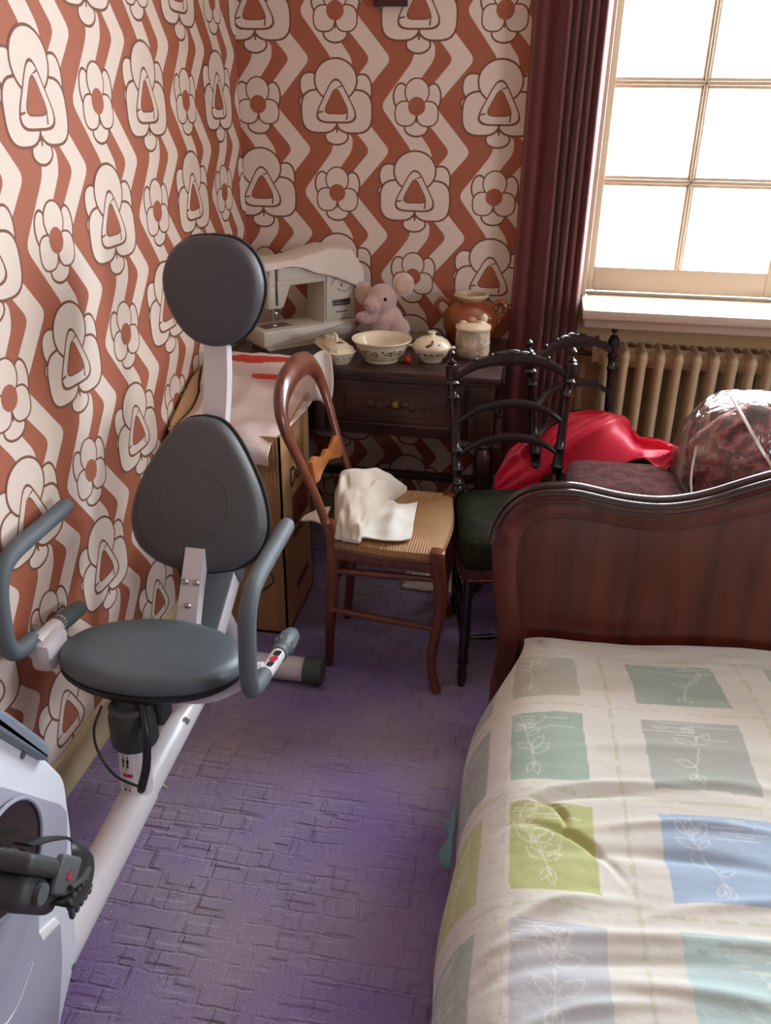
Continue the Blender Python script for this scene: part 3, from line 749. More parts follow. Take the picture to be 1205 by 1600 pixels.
# cloth cover on the machine
COV = mat('white_cover_cloth', (226, 212, 200), .8, bump=.1, bscale=200)
tcv = thing('machine_cover', 'thin white cloth draped over the top of the sewing machine', 'cloth', (-.87, 2.671, TZ+.3), rz)
b = NB()
hem = [(-.01, .262), (.05, .268), (.10, .272), (.15, .262), (.20, .240), (.26, .225), (.31, .205), (.365, .180), (.392, .172)]
def cover(u, v):
    x = -.012+.404*u; hz = [q for q in hem]; k = 0
    while k < len(hz)-2 and hz[k+1][0] < x: k += 1
    zf = hz[k][1]+(hz[k+1][1]-hz[k][1])*min(1, max(0, (x-hz[k][0])/(hz[k+1][0]-hz[k][0])))
    ztop = .302+.012*math.exp(-((x-.27)/.05)**2)+.004*nz(x*14, v*3, 1)-(.014 if x < .2 else 0)*min(1, (.2-x)/.08)
    if x > .345: ztop -= (x-.345)*1.3
    if v < .4: w = v/.4; return (x, -.002+.004*nz(x*20, 3, 2)-.008*(1-w), zf+(ztop-zf)*w - .0)
    w = (v-.4)/.6; return (x, -.002+.145*w, ztop+.006*math.sin(w*PI)-(.06*max(0, w-.85)/.15))
grid(b, cover, 60, 26); bmesh.ops.translate(b, verts=b.verts[:], vec=(0, 0, -.3)); obj('cloth', b, COV, tcv, local=True, solid=.0015)

# ------------------------------------------------------------------ plush mouse
PL = mat('pink_plush', (226, 186, 180), .95, bump=.9, bscale=180, sheen=.8); PLW = mat('pale_plush', (232, 204, 192), .95, bump=.9, bscale=180, sheen=.8)
t = thing('plush_mouse', 'pink plush mouse with round ears sitting beside the sewing machine', 'soft toy', (-.50, 2.90, TZ))
b = NB()
X, Y, Z = -.50, 2.90, TZ
for c, r in (((X, Y, Z+.065), (.056, .05, .068)), ((X-.02, Y-.005, Z+.150), (.052, .05, .050)), ((X-.045, Y-.035, Z+.135), (.032, .034, .030)), ((X-.075, Y-.03, Z+.088), (.034, .024, .022)), ((X-.05, Y-.02, Z+.09), (.03, .024, .024)),
             ((X+.045, Y-.03, Z+.05), (.038, .034, .046)), ((X-.035, Y-.04, Z+.024), (.036, .045, .024)), ((X+.025, Y-.05, Z+.022), (.034, .045, .022)), ((X-.01, Y, Z+.115), (.038, .036, .03))): add_ell(b, c, r, 20)
o = obj('body', b, PL, t); m_ = o.modifiers.new('fuse', 'REMESH'); m_.mode = 'VOXEL'; m_.voxel_size = .004; m_.use_smooth_shade = True
s_ = o.modifiers.new('soft', 'SMOOTH'); s_.iterations = 6
for cx, cy, cz, ry in ((X+.050, Y+.005, Z+.198, .25), (X-.088, Y+.02, Z+.16, -.3)):
    b = NB(); R_ = Matrix.Rotation(ry, 4, 'Z'); add_ell(b, (cx, cy, cz), (.037, .013, .040), 20, rot=R_)
    e_ = obj('ear', b, PLW, t); b = NB(); add_ell(b, (cx, cy-.010, cz), (.026, .007, .029), 16, rot=R_); obj('inner_ear', b, mat('inner_ear_plush', (214, 180, 160), .95, sheen=.5), e_)
b = NB(); add_ell(b, (X-.002, Y-.050, Z+.157), (.0065, .004, .0065), 12); obj('eye', b, mat('black_bead', (14, 12, 12), .1), t)
b = NB(); add_ell(b, (X-.068, Y-.058, Z+.143), (.008, .006, .006), 12); obj('nose', b, mat('nose_felt', (214, 140, 140), .8), t)

# ------------------------------------------------------------------ crockery
CER = mat('cream_glazed_ceramic', (232, 218, 190), .18, coat=.4); BR = mat('dark_brush_paint', (74, 46, 30), .3); GRN = mat('green_brush_paint', (96, 92, 60), .3)
def daub(bm, prof, ang, z, L, H, tilt=0, mi=1, M=None, c=(0, 0, 0), off_=.0008, sx=1, sy=1):
    """a brush mark lying on the side of a turned bowl"""
    def rad(zz):
        for (r0_, z0_), (r1_, z1_) in zip(prof, prof[1:]):
            if min(z0_, z1_) <= zz <= max(z0_, z1_) and abs(z1_-z0_) > 1e-6: return r0_+(r1_-r0_)*(zz-z0_)/(z1_-z0_)
        return prof[0][0]
    vs = []
    for k in range(10):
        a = 2*PI*k/10; dx, dz = L*math.cos(a), H*math.sin(a); dx, dz = dx*math.cos(tilt)-dz*math.sin(tilt), dx*math.sin(tilt)+dz*math.cos(tilt)
        zz = z+dz; r_ = rad(zz)+off_; an_ = ang+dx/max(r_, .01); vs.append((c[0]+r_*sx*math.cos(an_), c[1]+r_*sy*math.sin(an_), c[2]+zz))
    add_poly(bm, vs, [tuple(range(10))], mi, M)
# large open bowl
bx, by = -.480, 2.672
t = thing('serving_bowl', 'large open cream ceramic bowl with small brown brush marks', 'bowl', (bx, by, TZ), 0)
prof = [(.0, .004), (.05, .004), (.052, 0), (.056, .002), (.056, .010), (.074, .030), (.084, .052), (.086, .058), (.094, .066), (.097, .070), (.096, .073), (.088, .068), (.082, .056), (.068, .030), (.048, .014), (0, .012)]
b = NB(); add_lathe(b, prof, (bx, by, TZ), 48)
for a0 in (-2.25, -1.75, -1.15, -.7):
    for q in ((-.20, .047, .004, .003, 0), (-.10, .038, .006, .002, .6), (.03, .044, .003, .003, 0), (.03, .036, .003, .003, 0), (.14, .043, .006, .003, -.4), (.15, .034, .005, .003, .3)):
        daub(b, prof[3:8], a0+q[0], q[1], q[2], q[3], q[4], c=(bx, by, TZ))
obj('bowl', b, [CER, BR], t)
# lidded bowl
bx, by = -.322, 2.70
t = thing('lidded_bowl', 'small cream lidded bowl with a painted feather on its lid', 'bowl', (bx, by, TZ), 0)
prof = [(0, .003), (.03, .003), (.032, 0), (.035, .002), (.036, .008), (.054, .026), (.063, .044), (.064, .048), (.060, .050), (0, .05)]
b = NB(); add_lathe(b, prof, (bx, by, TZ), 40)
for s in (-1, 1): add_ell(b, (bx+s*.066, by, TZ+.048), (.012, .014, .004), 12)
for a in (-2.2, -1.8, -1.45, -1.1, -.8): daub(b, prof[3:7], a, .032, .007, .0025, random.Random(int(a*10)).uniform(-.6, .6), c=(bx, by, TZ))
obj('bowl', b, [CER, BR], t)
b = NB(); lp = [(.062, .050), (.060, .056), (.050, .068), (.034, .077), (.014, .081), (.010, .084), (.009, .088), (.014, .092), (.013, .096), (0, .097)]
add_lathe(b, lp, (bx, by, TZ), 40)
lpr = [(r, z) for r, z in lp[:5]][::-1]
for q in ((-1.55, .064, .012, .004, .5), (-1.45, .069, .008, .004, .9), (-1.7, .060, .006, .003, -.3)): daub(b, lp[1:5], q[0], q[1], q[2], q[3], q[4], c=(bx, by, TZ))
daub(b, lp[1:5], -1.0, .064, .005, .002, 0, 2, c=(bx, by, TZ))
obj('lid', b, [CER, BR, GRN], t)
# butter dish
t = thing('butter_dish', 'long cream butter dish with brown leaf strokes on its lid', 'dish', (-.632, 2.655, TZ), math.atan2(2.755-2.575, -.70+.585))
def oct_loft(bm, rows, mi=0):
    rings = []
    for hx, hy, z in rows:
        c = min(hx, hy)*.45; P = [(hx, -hy+c), (hx, hy-c), (hx-c, hy), (-hx+c, hy), (-hx, hy-c), (-hx, -hy+c), (-hx+c, -hy), (hx-c, -hy)]
        rings.append([bm.verts.new((p[0], p[1], z)) for p in P])
    for A, B in zip(rings, rings[1:]):
        for k in range(8): bm.faces.new((A[k], A[(k+1) % 8], B[(k+1) % 8], B[k])).material_index = mi
    bm.faces.new(rings[0]); bm.faces.new(rings[-1])
b = NB(); oct_loft(b, [(.075, .028, 0), (.078, .031, .003), (.094, .044, .034), (.098, .047, .040), (.096, .045, .043)])
for s in (-1, 1):
    for x in (-.06, -.03, 0, .03, .06): add_tube(b, [(x-.008, s*.0400, .02), (x+.008, s*.0425, .028)], .0016, 6, mi=1)
for y in (-.02, 0, .02): add_tube(b, [(-.0855, y-.005, .02), (-.0905, y+.005, .029)], .0016, 6, mi=1)
obj('dish', b, [CER, BR], t, local=True)
b = NB(); oct_loft(b, [(.092, .041, .043), (.088, .038, .054), (.066, .020, .064), (.062, .017, .065)])
add_tube(b, [(-.022, 0, .064), (-.016, 0, .080), (.016, 0, .080), (.022, 0, .064)], .006, 10, smooth=4)
for x in (.035, .050, .065, .078): add_tube(b, [(x, .016, .0655-.35*(max(0, x-.062))), (x-.006, .030, .0585-.3*(max(0, x-.062)))], .0018, 6, mi=1)
for x in (.035, .050, .065): add_tube(b, [(x, -.016, .0655), (x-.006, -.030, .0595)], .0018, 6, mi=1)
for a in (-.9, -.3, .4, 1.1): add_tube(b, [(-.045, 0, .0655), (-.045-.02*math.cos(a), .018*math.sin(a)*1.0, .0648)], [.0028, .001], 6, mi=1)
obj('lid', b, [CER, BR], t, local=True)
# brown two-handled pot
bx, by = -.222, 2.950
t = thing('stoneware_pot', 'round brown glazed pot with two handles and a pale rim', 'pot', (bx, by, TZ))
ST = mat('brown_glaze', (146, 74, 36), .2, var=.2, vscale=14, coat=.5); RIM = mat('pale_rim_glaze', (206, 182, 150), .4)
b = NB(); add_lathe(b, [(0, .0), (.055, 0), (.062, .006), (.084, .035), (.095, .07), (.094, .095), (.082, .122), (.060, .140), (.048, .148), (.046, .155)], (bx, by, TZ), 44)
obj('body', b, ST, t)
b = NB(); add_lathe(b, [(.046, .150), (.050, .156), (.058, .160), (.060, .166), (.056, .171), (.048, .170), (.044, .160), (.042, .13), (.06, .10), (.0, .09)], (bx, by, TZ), 44); obj('rim', b, RIM, t)
for s in (-1, 1):
    b = NB(); add_tube(b, [(bx+s*.070, by, TZ+.130), (bx+s*.098, by, TZ+.148), (bx+s*.116, by, TZ+.132), (bx+s*.112, by, TZ+.108), (bx+s*.088, by, TZ+.088)], .0085, 10, smooth=5); obj('handle', b, ST, t)
# biscuit jar
bx, by = -.198, 2.785
t = thing('biscuit_jar', 'pale textured ceramic jar with a knobbed lid, in front of the brown pot', 'jar', (bx, by, TZ))
JAR = mat('mottled_jar_glaze', (204, 186, 158), .35, bump=.8, bscale=45, var=.55, vscale=30)
b = NB(); add_lathe(b, [(0, 0), (.048, 0), (.054, .006), (.057, .02), (.056, .04), (.058, .05), (.055, .056), (.056, .07), (.054, .082), (.055, .088), (.050, .094)], (bx, by, TZ), 40); obj('jar', b, JAR, t)
b = NB(); add_lathe(b, [(.050, .092), (.058, .094), (.058, .101), (.048, .107), (.030, .112), (0, .114)], (bx, by, TZ), 40)
add_ell(b, (bx-.006, by, TZ+.119), (.016, .016, .010), 14, mi=1); add_ell(b, (bx+.032, by+.004, TZ+.124), (.013, .012, .016), 14); add_ell(b, (bx+.024, by-.004, TZ+.110), (.014, .014, .010), 12); add_ell(b, (bx-.032, by-.006, TZ+.110), (.014, .012, .008), 12)
obj('lid', b, [mat('cream_lid_glaze', (226, 208, 178), .3, bump=.5, bscale=60), mat('tan_knob_glaze', (196, 140, 98), .35)], t)
# small things on the table
b = NB(); add_lathe(b, [(0, 0), (.03, 0), (.05, .012), (.062, .020), (.060, .023), (.03, .008), (0, .006)], (-.375, 2.93, TZ), 32); tag(obj('saucer', b, mat('greenish_glaze', (120, 112, 84), .3, var=.3, vscale=30)), 'shallow greenish saucer between the plush mouse and the brown pot', 'saucer')
b = NB(); add_ell(b, (-.392, 2.655, TZ+.011), (.012, .012, .011), 16); add_tube(b, [(-.392, 2.655, TZ+.02), (-.388, 2.668, TZ+.026)], .003, 8); tag(obj('bobble', b, mat('red_plastic', (196, 40, 48), .35)), 'tiny red round trinket between the two bowls', 'trinket')
b = NB(); add_lathe(b, [(0, 0), (.009, 0), (.010, .004), (.006, .008), (.006, .030), (.010, .034), (.009, .038), (0, .039)], (-.412, 2.672, TZ), 16); tag(obj('thread_spool', b, mat('grey_thread', (140, 112, 110), .7)), 'small greyish spool beside the red trinket', 'spool')

# ------------------------------------------------------------------ cardboard box and the bag in it
CARD = mat('cardboard', (176, 134, 92), .8, bump=.1, bscale=90, var=.12, vscale=5); CARDI = mat('card_inside', (166, 122, 80), .85)
BX0, BX1, BY0, BY1, BZ = -1.030, -.690, 2.205, 2.525, .67
t = thing('cardboard_box', 'tall open brown cardboard box against the patterned wall', 'box', ((BX0+BX1)/2, (BY0+BY1)/2, 0))
b = NB(); th = .006
add_box(b, ((BX0+BX1)/2, BY0+th/2, BZ/2), (BX1-BX0, th, BZ)); add_box(b, ((BX0+BX1)/2, BY1-th/2, BZ/2), (BX1-BX0, th, BZ)); add_box(b, (BX0+th/2, (BY0+BY1)/2, BZ/2), (th, BY1-BY0, BZ)); add_box(b, (BX1-th/2, (BY0+BY1)/2, BZ/2), (th, BY1-BY0, BZ)); add_box(b, ((BX0+BX1)/2, (BY0+BY1)/2, .006), (BX1-BX0, BY1-BY0, .008))
for dx in (-.010, -.022, -.030): add_tube(b, [(BX1+dx, BY0-.0005, .012), (BX1+dx, BY0-.0005, BZ-.01)], .0018, 5)
obj('box_body', b, CARD, t, smooth=False)
b = NB()
add_poly(b, [(BX0+.02, BY0+.004, BZ), (BX1-.02, BY0+.004, BZ), (BX1-.03, BY0-.028, BZ-.055), (BX0+.03, BY0-.028, BZ-.055)], [(0, 1, 2, 3)]); obj('front_flap', b, CARD, t, smooth=False, solid=.004)
b = NB(); add_poly(b, [(BX0+.004, BY0+.02, BZ), (BX0+.004, BY1-.01, BZ), (BX0+.004, BY1-.01, BZ+.11), (BX0+.004, BY0+.20, BZ+.09), (BX0+.004, BY0+.02, BZ+.01)], [(0, 1, 2, 3, 4)]); obj('left_flap', b, CARD, t, smooth=False, solid=.004)
b = NB(); add_poly(b, [(BX1-.004, BY0+.08, BZ), (BX1-.004, BY1-.01, BZ), (BX1+.020, BY1-.02, BZ+.07), (BX1+.014, BY0+.12, BZ+.03)], [(0, 1, 2, 3)]); obj('right_flap', b, CARD, t, smooth=False, solid=.004)
INK = mat('black_ink', (40, 26, 24), .7); RINK = mat('dark_red_ink', (112, 54, 44), .7)
M_ = frame((BX1+.0006, BY0+.085, .475), (0, 1, 0), (0, 0, 1))
tb = text_bm('Des', .085, M_, ext=.0003, bold=.0012); obj('printed_word', tb, INK, t, smooth=False)
b = NB()
for y0, z0, y1, z1 in ((.10, .33, .28, .44), (.10, .29, .22, .315), (.12, .10, .26, .13)): add_poly(b, [(BX1+.0006, BY0+y0, z0), (BX1+.0006, BY0+y1, z0), (BX1+.0006, BY0+y1, z1), (BX1+.0006, BY0+y0, z1)], [(0, 1, 2, 3)])
for k in range(9):
    add_poly(b, [(BX1+.0007, BY0+.30, .12+k*.03), (BX1+.0007, BY0+.312, .12+k*.03), (BX1+.0007, BY0+.310, .14+k*.03), (BX1+.0007, BY0+.302, .14+k*.03)], [(0, 1, 2, 3)])
obj('printed_panel', b, RINK, t, smooth=False)
b = NB(); add_box(b, ((BX0+BX1)/2, (BY0+BY1)/2, BZ-.035), (BX1-BX0-.03, BY1-BY0-.03, .05), .02); obj('packing_paper', b, mat('packing_paper', (150, 110, 84), .9, bump=.6, bscale=30), t)

BAGW = mat('white_plastic_bag', (232, 214, 208), .35, bump=.25, bscale=30, spec=.6); BAGR = mat('red_bag_print', (206, 66, 44), .4)
t = thing('plastic_bag', 'white plastic carrier bag with a red band lying over the open box', 'bag', (-.84, 2.40, .68))
prof_bag = [Vector(p) for p in ((0, 2.50, .825), (0, 2.485, .80), (0, 2.47, .76), (0, 2.44, .725), (0, 2.38, .700), (0, 2.30, .692), (0, 2.235, .688), (0, 2.196, .678), (0, 2.162, .650), (0, 2.160, .622))]
def bagf(u, v):
    p = cr1(prof_bag, v); x0 = -1.015+.0*v; x1 = -.612-.10*min(1, v*1.3)
    x = x0+(x1-x0)*u
    e = math.sin(PI*min(1, max(0, u)))
    z = p.z-.020*(1-e)*(1 if v > .3 else 0)+.010*nz(u*3.5, v*4, 3, 1.6)*min(1, v*3)+(.012*nz(u*7, 0, 8) if v < .05 else 0)
    if u > .93 and v < .35: z -= 0
    if v > .9: z += .012*nz(u*9, 1, 1)-.02*u*(1-u)
    return (x, p.y+.012*nz(u*4, v*5, 11)*(1 if v < .85 else .2), z)
def bagmi(u, v):
    return 1 if (.06 < u < .94 and .030 < v < .030+.085*max(0, 1-(abs(u-.42)/.52)**1.5)) else 0
b = NB(); grid(b, bagf, 90, 150, bagmi)
obj('front_panel', b, [BAGW, BAGR], t, solid=.0015)
b = NB()
M_ = frame((-.800, 2.452, .770), (1, .02, 0), (0, .45, 1))
add_prism(b, superpts(0, 0, .046, .008, 20, 3.5), .002, M=M_); o = obj('handle_slot', b, BAGR, t)
b = NB()
def bk(u, v): return (-1.0+.385*u, 2.512+.012*nz(u*4, v*3, 2), .70+.125*v+.006*nz(u*8, 1, 1)*v)
grid(b, bk, 30, 8); obj('back_panel', b, [BAGW], t, solid=.0015)
b = NB()
def hd(u, v): return (-.655+.055*u+.012*math.sin(v*3), 2.47-.05*v+.02*math.sin(u*PI), .84-.13*v-.03*u*v+.012*math.sin(u*PI))
grid(b, hd, 10, 12); obj('folded_handle', b, mat('white_bag_edge', (240, 234, 228), .4), t, solid=.002)

# ------------------------------------------------------------------ rush-seated balloon-back chair
RUSHX = None
def rush_mat(name, axis):
    m = bpy.data.materials.new(name); m.use_nodes = True; nt = m.node_tree; b = nt.nodes['Principled BSDF']; b.inputs['Roughness'].default_value = .6
    tc = nt.nodes.new('ShaderNodeTexCoord'); w = nt.nodes.new('ShaderNodeTexWave'); w.bands_direction = axis; w.inputs['Scale'].default_value = 42; w.inputs['Distortion'].default_value = 1.2; w.inputs['Detail'].default_value = 2
    n = nt.nodes.new('ShaderNodeTexNoise'); n.inputs['Scale'].default_value = 9; nt.links.new(tc.outputs['Object'], n.inputs[0]); nt.links.new(tc.outputs['Object'], w.inputs[0])
    r = nt.nodes.new('ShaderNodeValToRGB'); r.color_ramp.elements[0].color = lin((160, 116, 74)); r.color_ramp.elements[1].color = lin((206, 164, 116)); nt.links.new(n.outputs[0], r.inputs[0])
    mx = nt.nodes.new('ShaderNodeMixRGB'); mx.blend_type = 'MULTIPLY'; mx.inputs[0].default_value = .35; nt.links.new(r.outputs[0], mx.inputs[1]); nt.links.new(w.outputs[0], mx.inputs[2]); nt.links.new(mx.outputs[0], b.inputs['Base Color'])
    bp = nt.nodes.new('ShaderNodeBump'); bp.inputs['Strength'].default_value = .6; bp.inputs['Distance'].default_value = .002; nt.links.new(w.outputs[0], bp.inputs['Height']); nt.links.new(bp.outputs[0], b.inputs['Normal'])
    return m
RX, RY = rush_mat('woven_rush_across', 'X'), rush_mat('woven_rush_along', 'Y')
t = thing('dining_chair', 'cherry wood balloon-back chair with a woven rush seat', 'chair', (-.36, 2.21, 0))
NF, FF, NBk, FBk = Vector((-.205, 2.020, 0)), Vector((-.215, 2.400, 0)), Vector((-.500, 2.050, 0)), Vector((-.500, 2.372, 0))
b = NB()
cz = Vector((-.365, 2.21, 0))
def seatpt(p, z): return (p.x, p.y, z)
N_ = 12
for A, B, mi in ((NBk, NF, 0), (NF, FF, 1), (FF, FBk, 0), (FBk, NBk, 1)):
    rowsv = []
    for k in range(N_+1):
        s = k/N_; e = A.lerp(B, s); outd = (e-cz); outd.normalize()
        col_ = []
        bulge = .010*math.sin(PI*s)
        for (d, z) in ((-.0, .412), (.012, .418), (.018, .432), (.012, .447), (-.01, .452)):
            q = e+outd*(d+bulge); col_.append((q.x, q.y, z))
        for w in (.35, .65, 1.0):
            q = e.lerp(cz, w); col_.append((q.x, q.y, .452-.010*w+.003*math.sin(w*PI)))
        rowsv.append([b.verts.new(c) for c in col_])
    for i in range(N_):
        for j in range(len(rowsv[0])-1):
            f = b.faces.new((rowsv[i][j], rowsv[i][j+1], rowsv[i+1][j+1], rowsv[i+1][j])); f.material_index = mi
bmesh.ops.remove_doubles(b, verts=b.verts[:], dist=.0004)
obj('rush_seat', b, [RX, RY], t)
b = NB()
for A, B in ((NBk, NF), (NF, FF), (FF, FBk)):
    q0, q1 = A.lerp(B, .02), A.lerp(B, .98); add_tube(b, [(q0.x, q0.y, .400), (q1.x, q1.y, .400)], .012, 8, flat=1.6, up=(0, 0, 1))
obj('seat_rail', b, CHERRY, t)
def cab(p, fx, fy):
    b = NB(); x, y = p.x, p.y
    add_tube(b, [(x, y, .452), (x, y, .41), (x+fx*.010, y+fy*.008, .34), (x+fx*.012, y+fy*.010, .26), (x-fx*.002, y, .15), (x-fx*.004, y-fy*.004, .07), (x+fx*.012, y-fy*.014, .012), (x+fx*.015, y-fy*.016, 0)],
             [.021, .021, .020, .0175, .0145, .0135, .0155, .012], 14, smooth=5)
    add_box(b, (x, y, .438), (.040, .040, .036), .006); return obj('leg', b, CHERRY, t)
cab(NF, 1, 1); cab(FF, 1, -1)
def rear(p, sy):
    b = NB(); x, y = p.x, p.y
    add_tube(b, [(x-.028, y+sy*.03, 0), (x-.018, y+sy*.02, .15), (x-.004, y+sy*.006, .32), (x-.002, y, .44), (x-.012, y-sy*.002, .50)], [.013, .015, .018, .019, .018], 12, smooth=5); return obj('leg', b, CHERRY, t)
rear(NBk, 1); rear(FBk, -1)
HP = [(-.505, 2.048, .44), (-.530, 2.044, .53), (-.560, 2.036, .62), (-.590, 2.016, .71), (-.612, 2.006, .775), (-.626, 2.026, .825), (-.634, 2.090, .862), (-.636, 2.205, .876), (-.634, 2.310, .862), (-.626, 2.376, .825), (-.612, 2.402, .775), (-.590, 2.398, .71), (-.560, 2.378, .62), (-.530, 2.372, .53), (-.505, 2.374, .44)]
b = NB(); add_tube(b, HP, [.018, .018, .018, .019, .022, .028, .034, .036, .034, .028, .022, .019, .018, .017, .018], 14, smooth=6, flat=.62, up=(1, 0, .2)); obj('backrest_hoop', b, CHERRY, t)
b = NB()
sl = [(.0, .020), (.12, .026), (.25, .016), (.38, .010), (.5, .018), (.62, .010), (.75, .016), (.88, .026), (1.0, .020)]
sb = [(1.0, -.024), (.88, -.026), (.72, -.016), (.5, -.008), (.28, -.016), (.12, -.026), (.0, -.024)]
M_ = frame((-.562, 2.048, .640), (0, 1, -.13), (-.2, 0, 1)); L_ = .325
add_prism(b, [(s*L_, h*1.35) for s, h in sl+sb][::-1], .014, .003, M=M_); obj('carved_back_slat', b, wood_mat('ochre_wood', (168, 96, 50), (196, 122, 66), .35, 4), t)
for A, B, z0, z1 in ((NBk, NF, .345, .365), (NBk, NF, .215, .205), (FBk, FF, .345, .365), (FBk, FF, .215, .205), (NF, FF, .30, .30), (NBk, FBk, .27, .27)):
    b = NB(); sh = -.012 if A in (NBk, FBk) else 0
    b0 = (A.x+sh, A.y, z0); b1 = (B.x+(0 if B is not FBk else -.012), B.y, z1); m_ = [(b0[i]+b1[i])/2 for i in range(3)]
    add_tube(b, [b0, m_, b1], [.008, .011, .008], 10, smooth=4); obj('stretcher', b, CHERRY, t)

# cloths on the rush chair
LIN = mat('cream_linen', (226, 218, 202), .9, bump=.15, bscale=250, sheen=.3); LACE = mat('white_lace_cotton', (236, 234, 228), .9, bump=.2, bscale=300)
def cloth_patch(name, rows, m, label, nu=36, nv=36, th=.004, amp=.004, sc=9, floor_z=None, seed=0, cat='cloth'):
    R_ = [[Vector(p) for p in r] for r in rows]; b = NB()
    def f(u, v):
        col_ = [cr1(r, v) for r in R_]; p = cr1(col_, u); e = min(1, 8*min(u, 1-u, v, 1-v)+.3)
        z = p.z+amp*nz(p.x*sc, p.y*sc, seed+p.z*4)*e
        if floor_z is not None: z = max(z, floor_z)
        return (p.x, p.y, z)
    grid(b, f, nu, nv); o = obj(name, b, m, solid=th); tag(o, label, cat); return o
def lump(name, rows, base, m, label, cat, seed, amp=.012, n=60):
    R_ = [[Vector(p) for p in r] for r in rows]; b = NB()
    def f(u, v):
        p = cr1([cr1(r, v) for r in R_], u); e = min(1, 7*min(u, 1-u, v, 1-v)); e = e*e*(3-2*e)
        h = (p.z-base)*(.45+.55*e)
        q = u*2.2+v*1.3+.6*nz(u*3, v*3, seed)
        h += amp*(1-2*abs(math.sin(q*3.1))**.6)*e*.5+amp*nz(u*7, v*6, seed+2)*e
        if u > .88: h *= 1-.25*abs(math.sin(v*14+seed))*(u-.88)/.12
        return (p.x+.006*nz(v*6, u*6, seed), p.y+.006*nz(u*6, v*6, seed+5), base+max(.010, h))
    top = grid(b, f, n, n)
    def g_(u, v): p = f(u, v); return (p[0], p[1], base)
    bot = grid(b, g_, n, n)
    for T_, B_ in ((top[0], bot[0]), (top[-1], bot[-1]), ([r[0] for r in top], [r[0] for r in bot]), ([r[-1] for r in top], [r[-1] for r in bot])):
        for i in range(n): b.faces.new((T_[i], T_[i+1], B_[i+1], B_[i]))
    o = obj(name, b, m, angle=70); s_ = o.modifiers.new('soft', 'SMOOTH'); s_.iterations = 3; tag(o, label, cat); return o
lump('folded_towel', [[(-.492, 2.385, .500), (-.400, 2.400, .510), (-.345, 2.385, .496)], [(-.540, 2.270, .555), (-.455, 2.290, .560), (-.372, 2.300, .520)], [(-.520, 2.165, .550), (-.455, 2.175, .560), (-.395, 2.190, .520)],
    [(-.500, 2.080, .505), (-.455, 2.080, .520), (-.412, 2.085, .500)], [(-.492, 2.032, .480), (-.455, 2.022, .488), (-.418, 2.018, .480)]], .4535, LIN, 'folded cream towel heaped on the rush seat of the chair', 'towel', 3)
cloth_patch('lace_napkin', [[(-.425, 2.040, .463), (-.420, 2.14, .466), (-.400, 2.24, .480)], [(-.385, 2.036, .464), (-.380, 2.14, .470), (-.370, 2.255, .478)], [(-.350, 2.034, .463), (-.345, 2.12, .488), (-.350, 2.25, .472)],
    [(-.315, 2.042, .463), (-.318, 2.15, .466), (-.325, 2.27, .465)], [(-.284, 2.058, .463), (-.292, 2.17, .464), (-.300, 2.295, .463)]], LACE, 'crumpled white napkin with a lacy edge beside the towel on the chair', th=.004, amp=.010, sc=16, floor_z=.461, seed=8, cat='napkin')
cloth_patch('towel_end', [[(-.610, 2.118, .458), (-.606, 2.128, .462), (-.600, 2.138, .466)], [(-.570, 2.100, .470), (-.566, 2.125, .478), (-.562, 2.15, .484)], [(-.535, 2.085, .466), (-.535, 2.120, .476), (-.532, 2.16, .488)]], LIN, 'pointed white cloth end sticking out behind the chair back', 12, 10, .006, .002, cat='cloth')
def crumple(name, cx, cy, rx, ry, h, m, label, seed, cat='paper'):
    b = NB()
    def f(u, v):
        x = (u-.5)*2; y = (v-.5)*2; e = max(0, 1-max(abs(x), abs(y))**3)
        return (cx+x*rx*(1+.15*nz(y*2, seed)), cy+y*ry*(1+.15*nz(x*2, seed+3)), .004+h*e*(.35+.65*abs(nz(x*2.4, y*2.4, seed))*1.8))
    grid(b, f, 26, 26); o = obj(name, b, m, solid=.002, angle=20); tag(o, label, cat); return o
PAP = mat('white_paper', (222, 216, 206), .7)
crumple('crumpled_paper', -.275, 2.635, .105, .080, .06, PAP, 'crumpled white paper on the carpet under the rush-seated chair', 5)

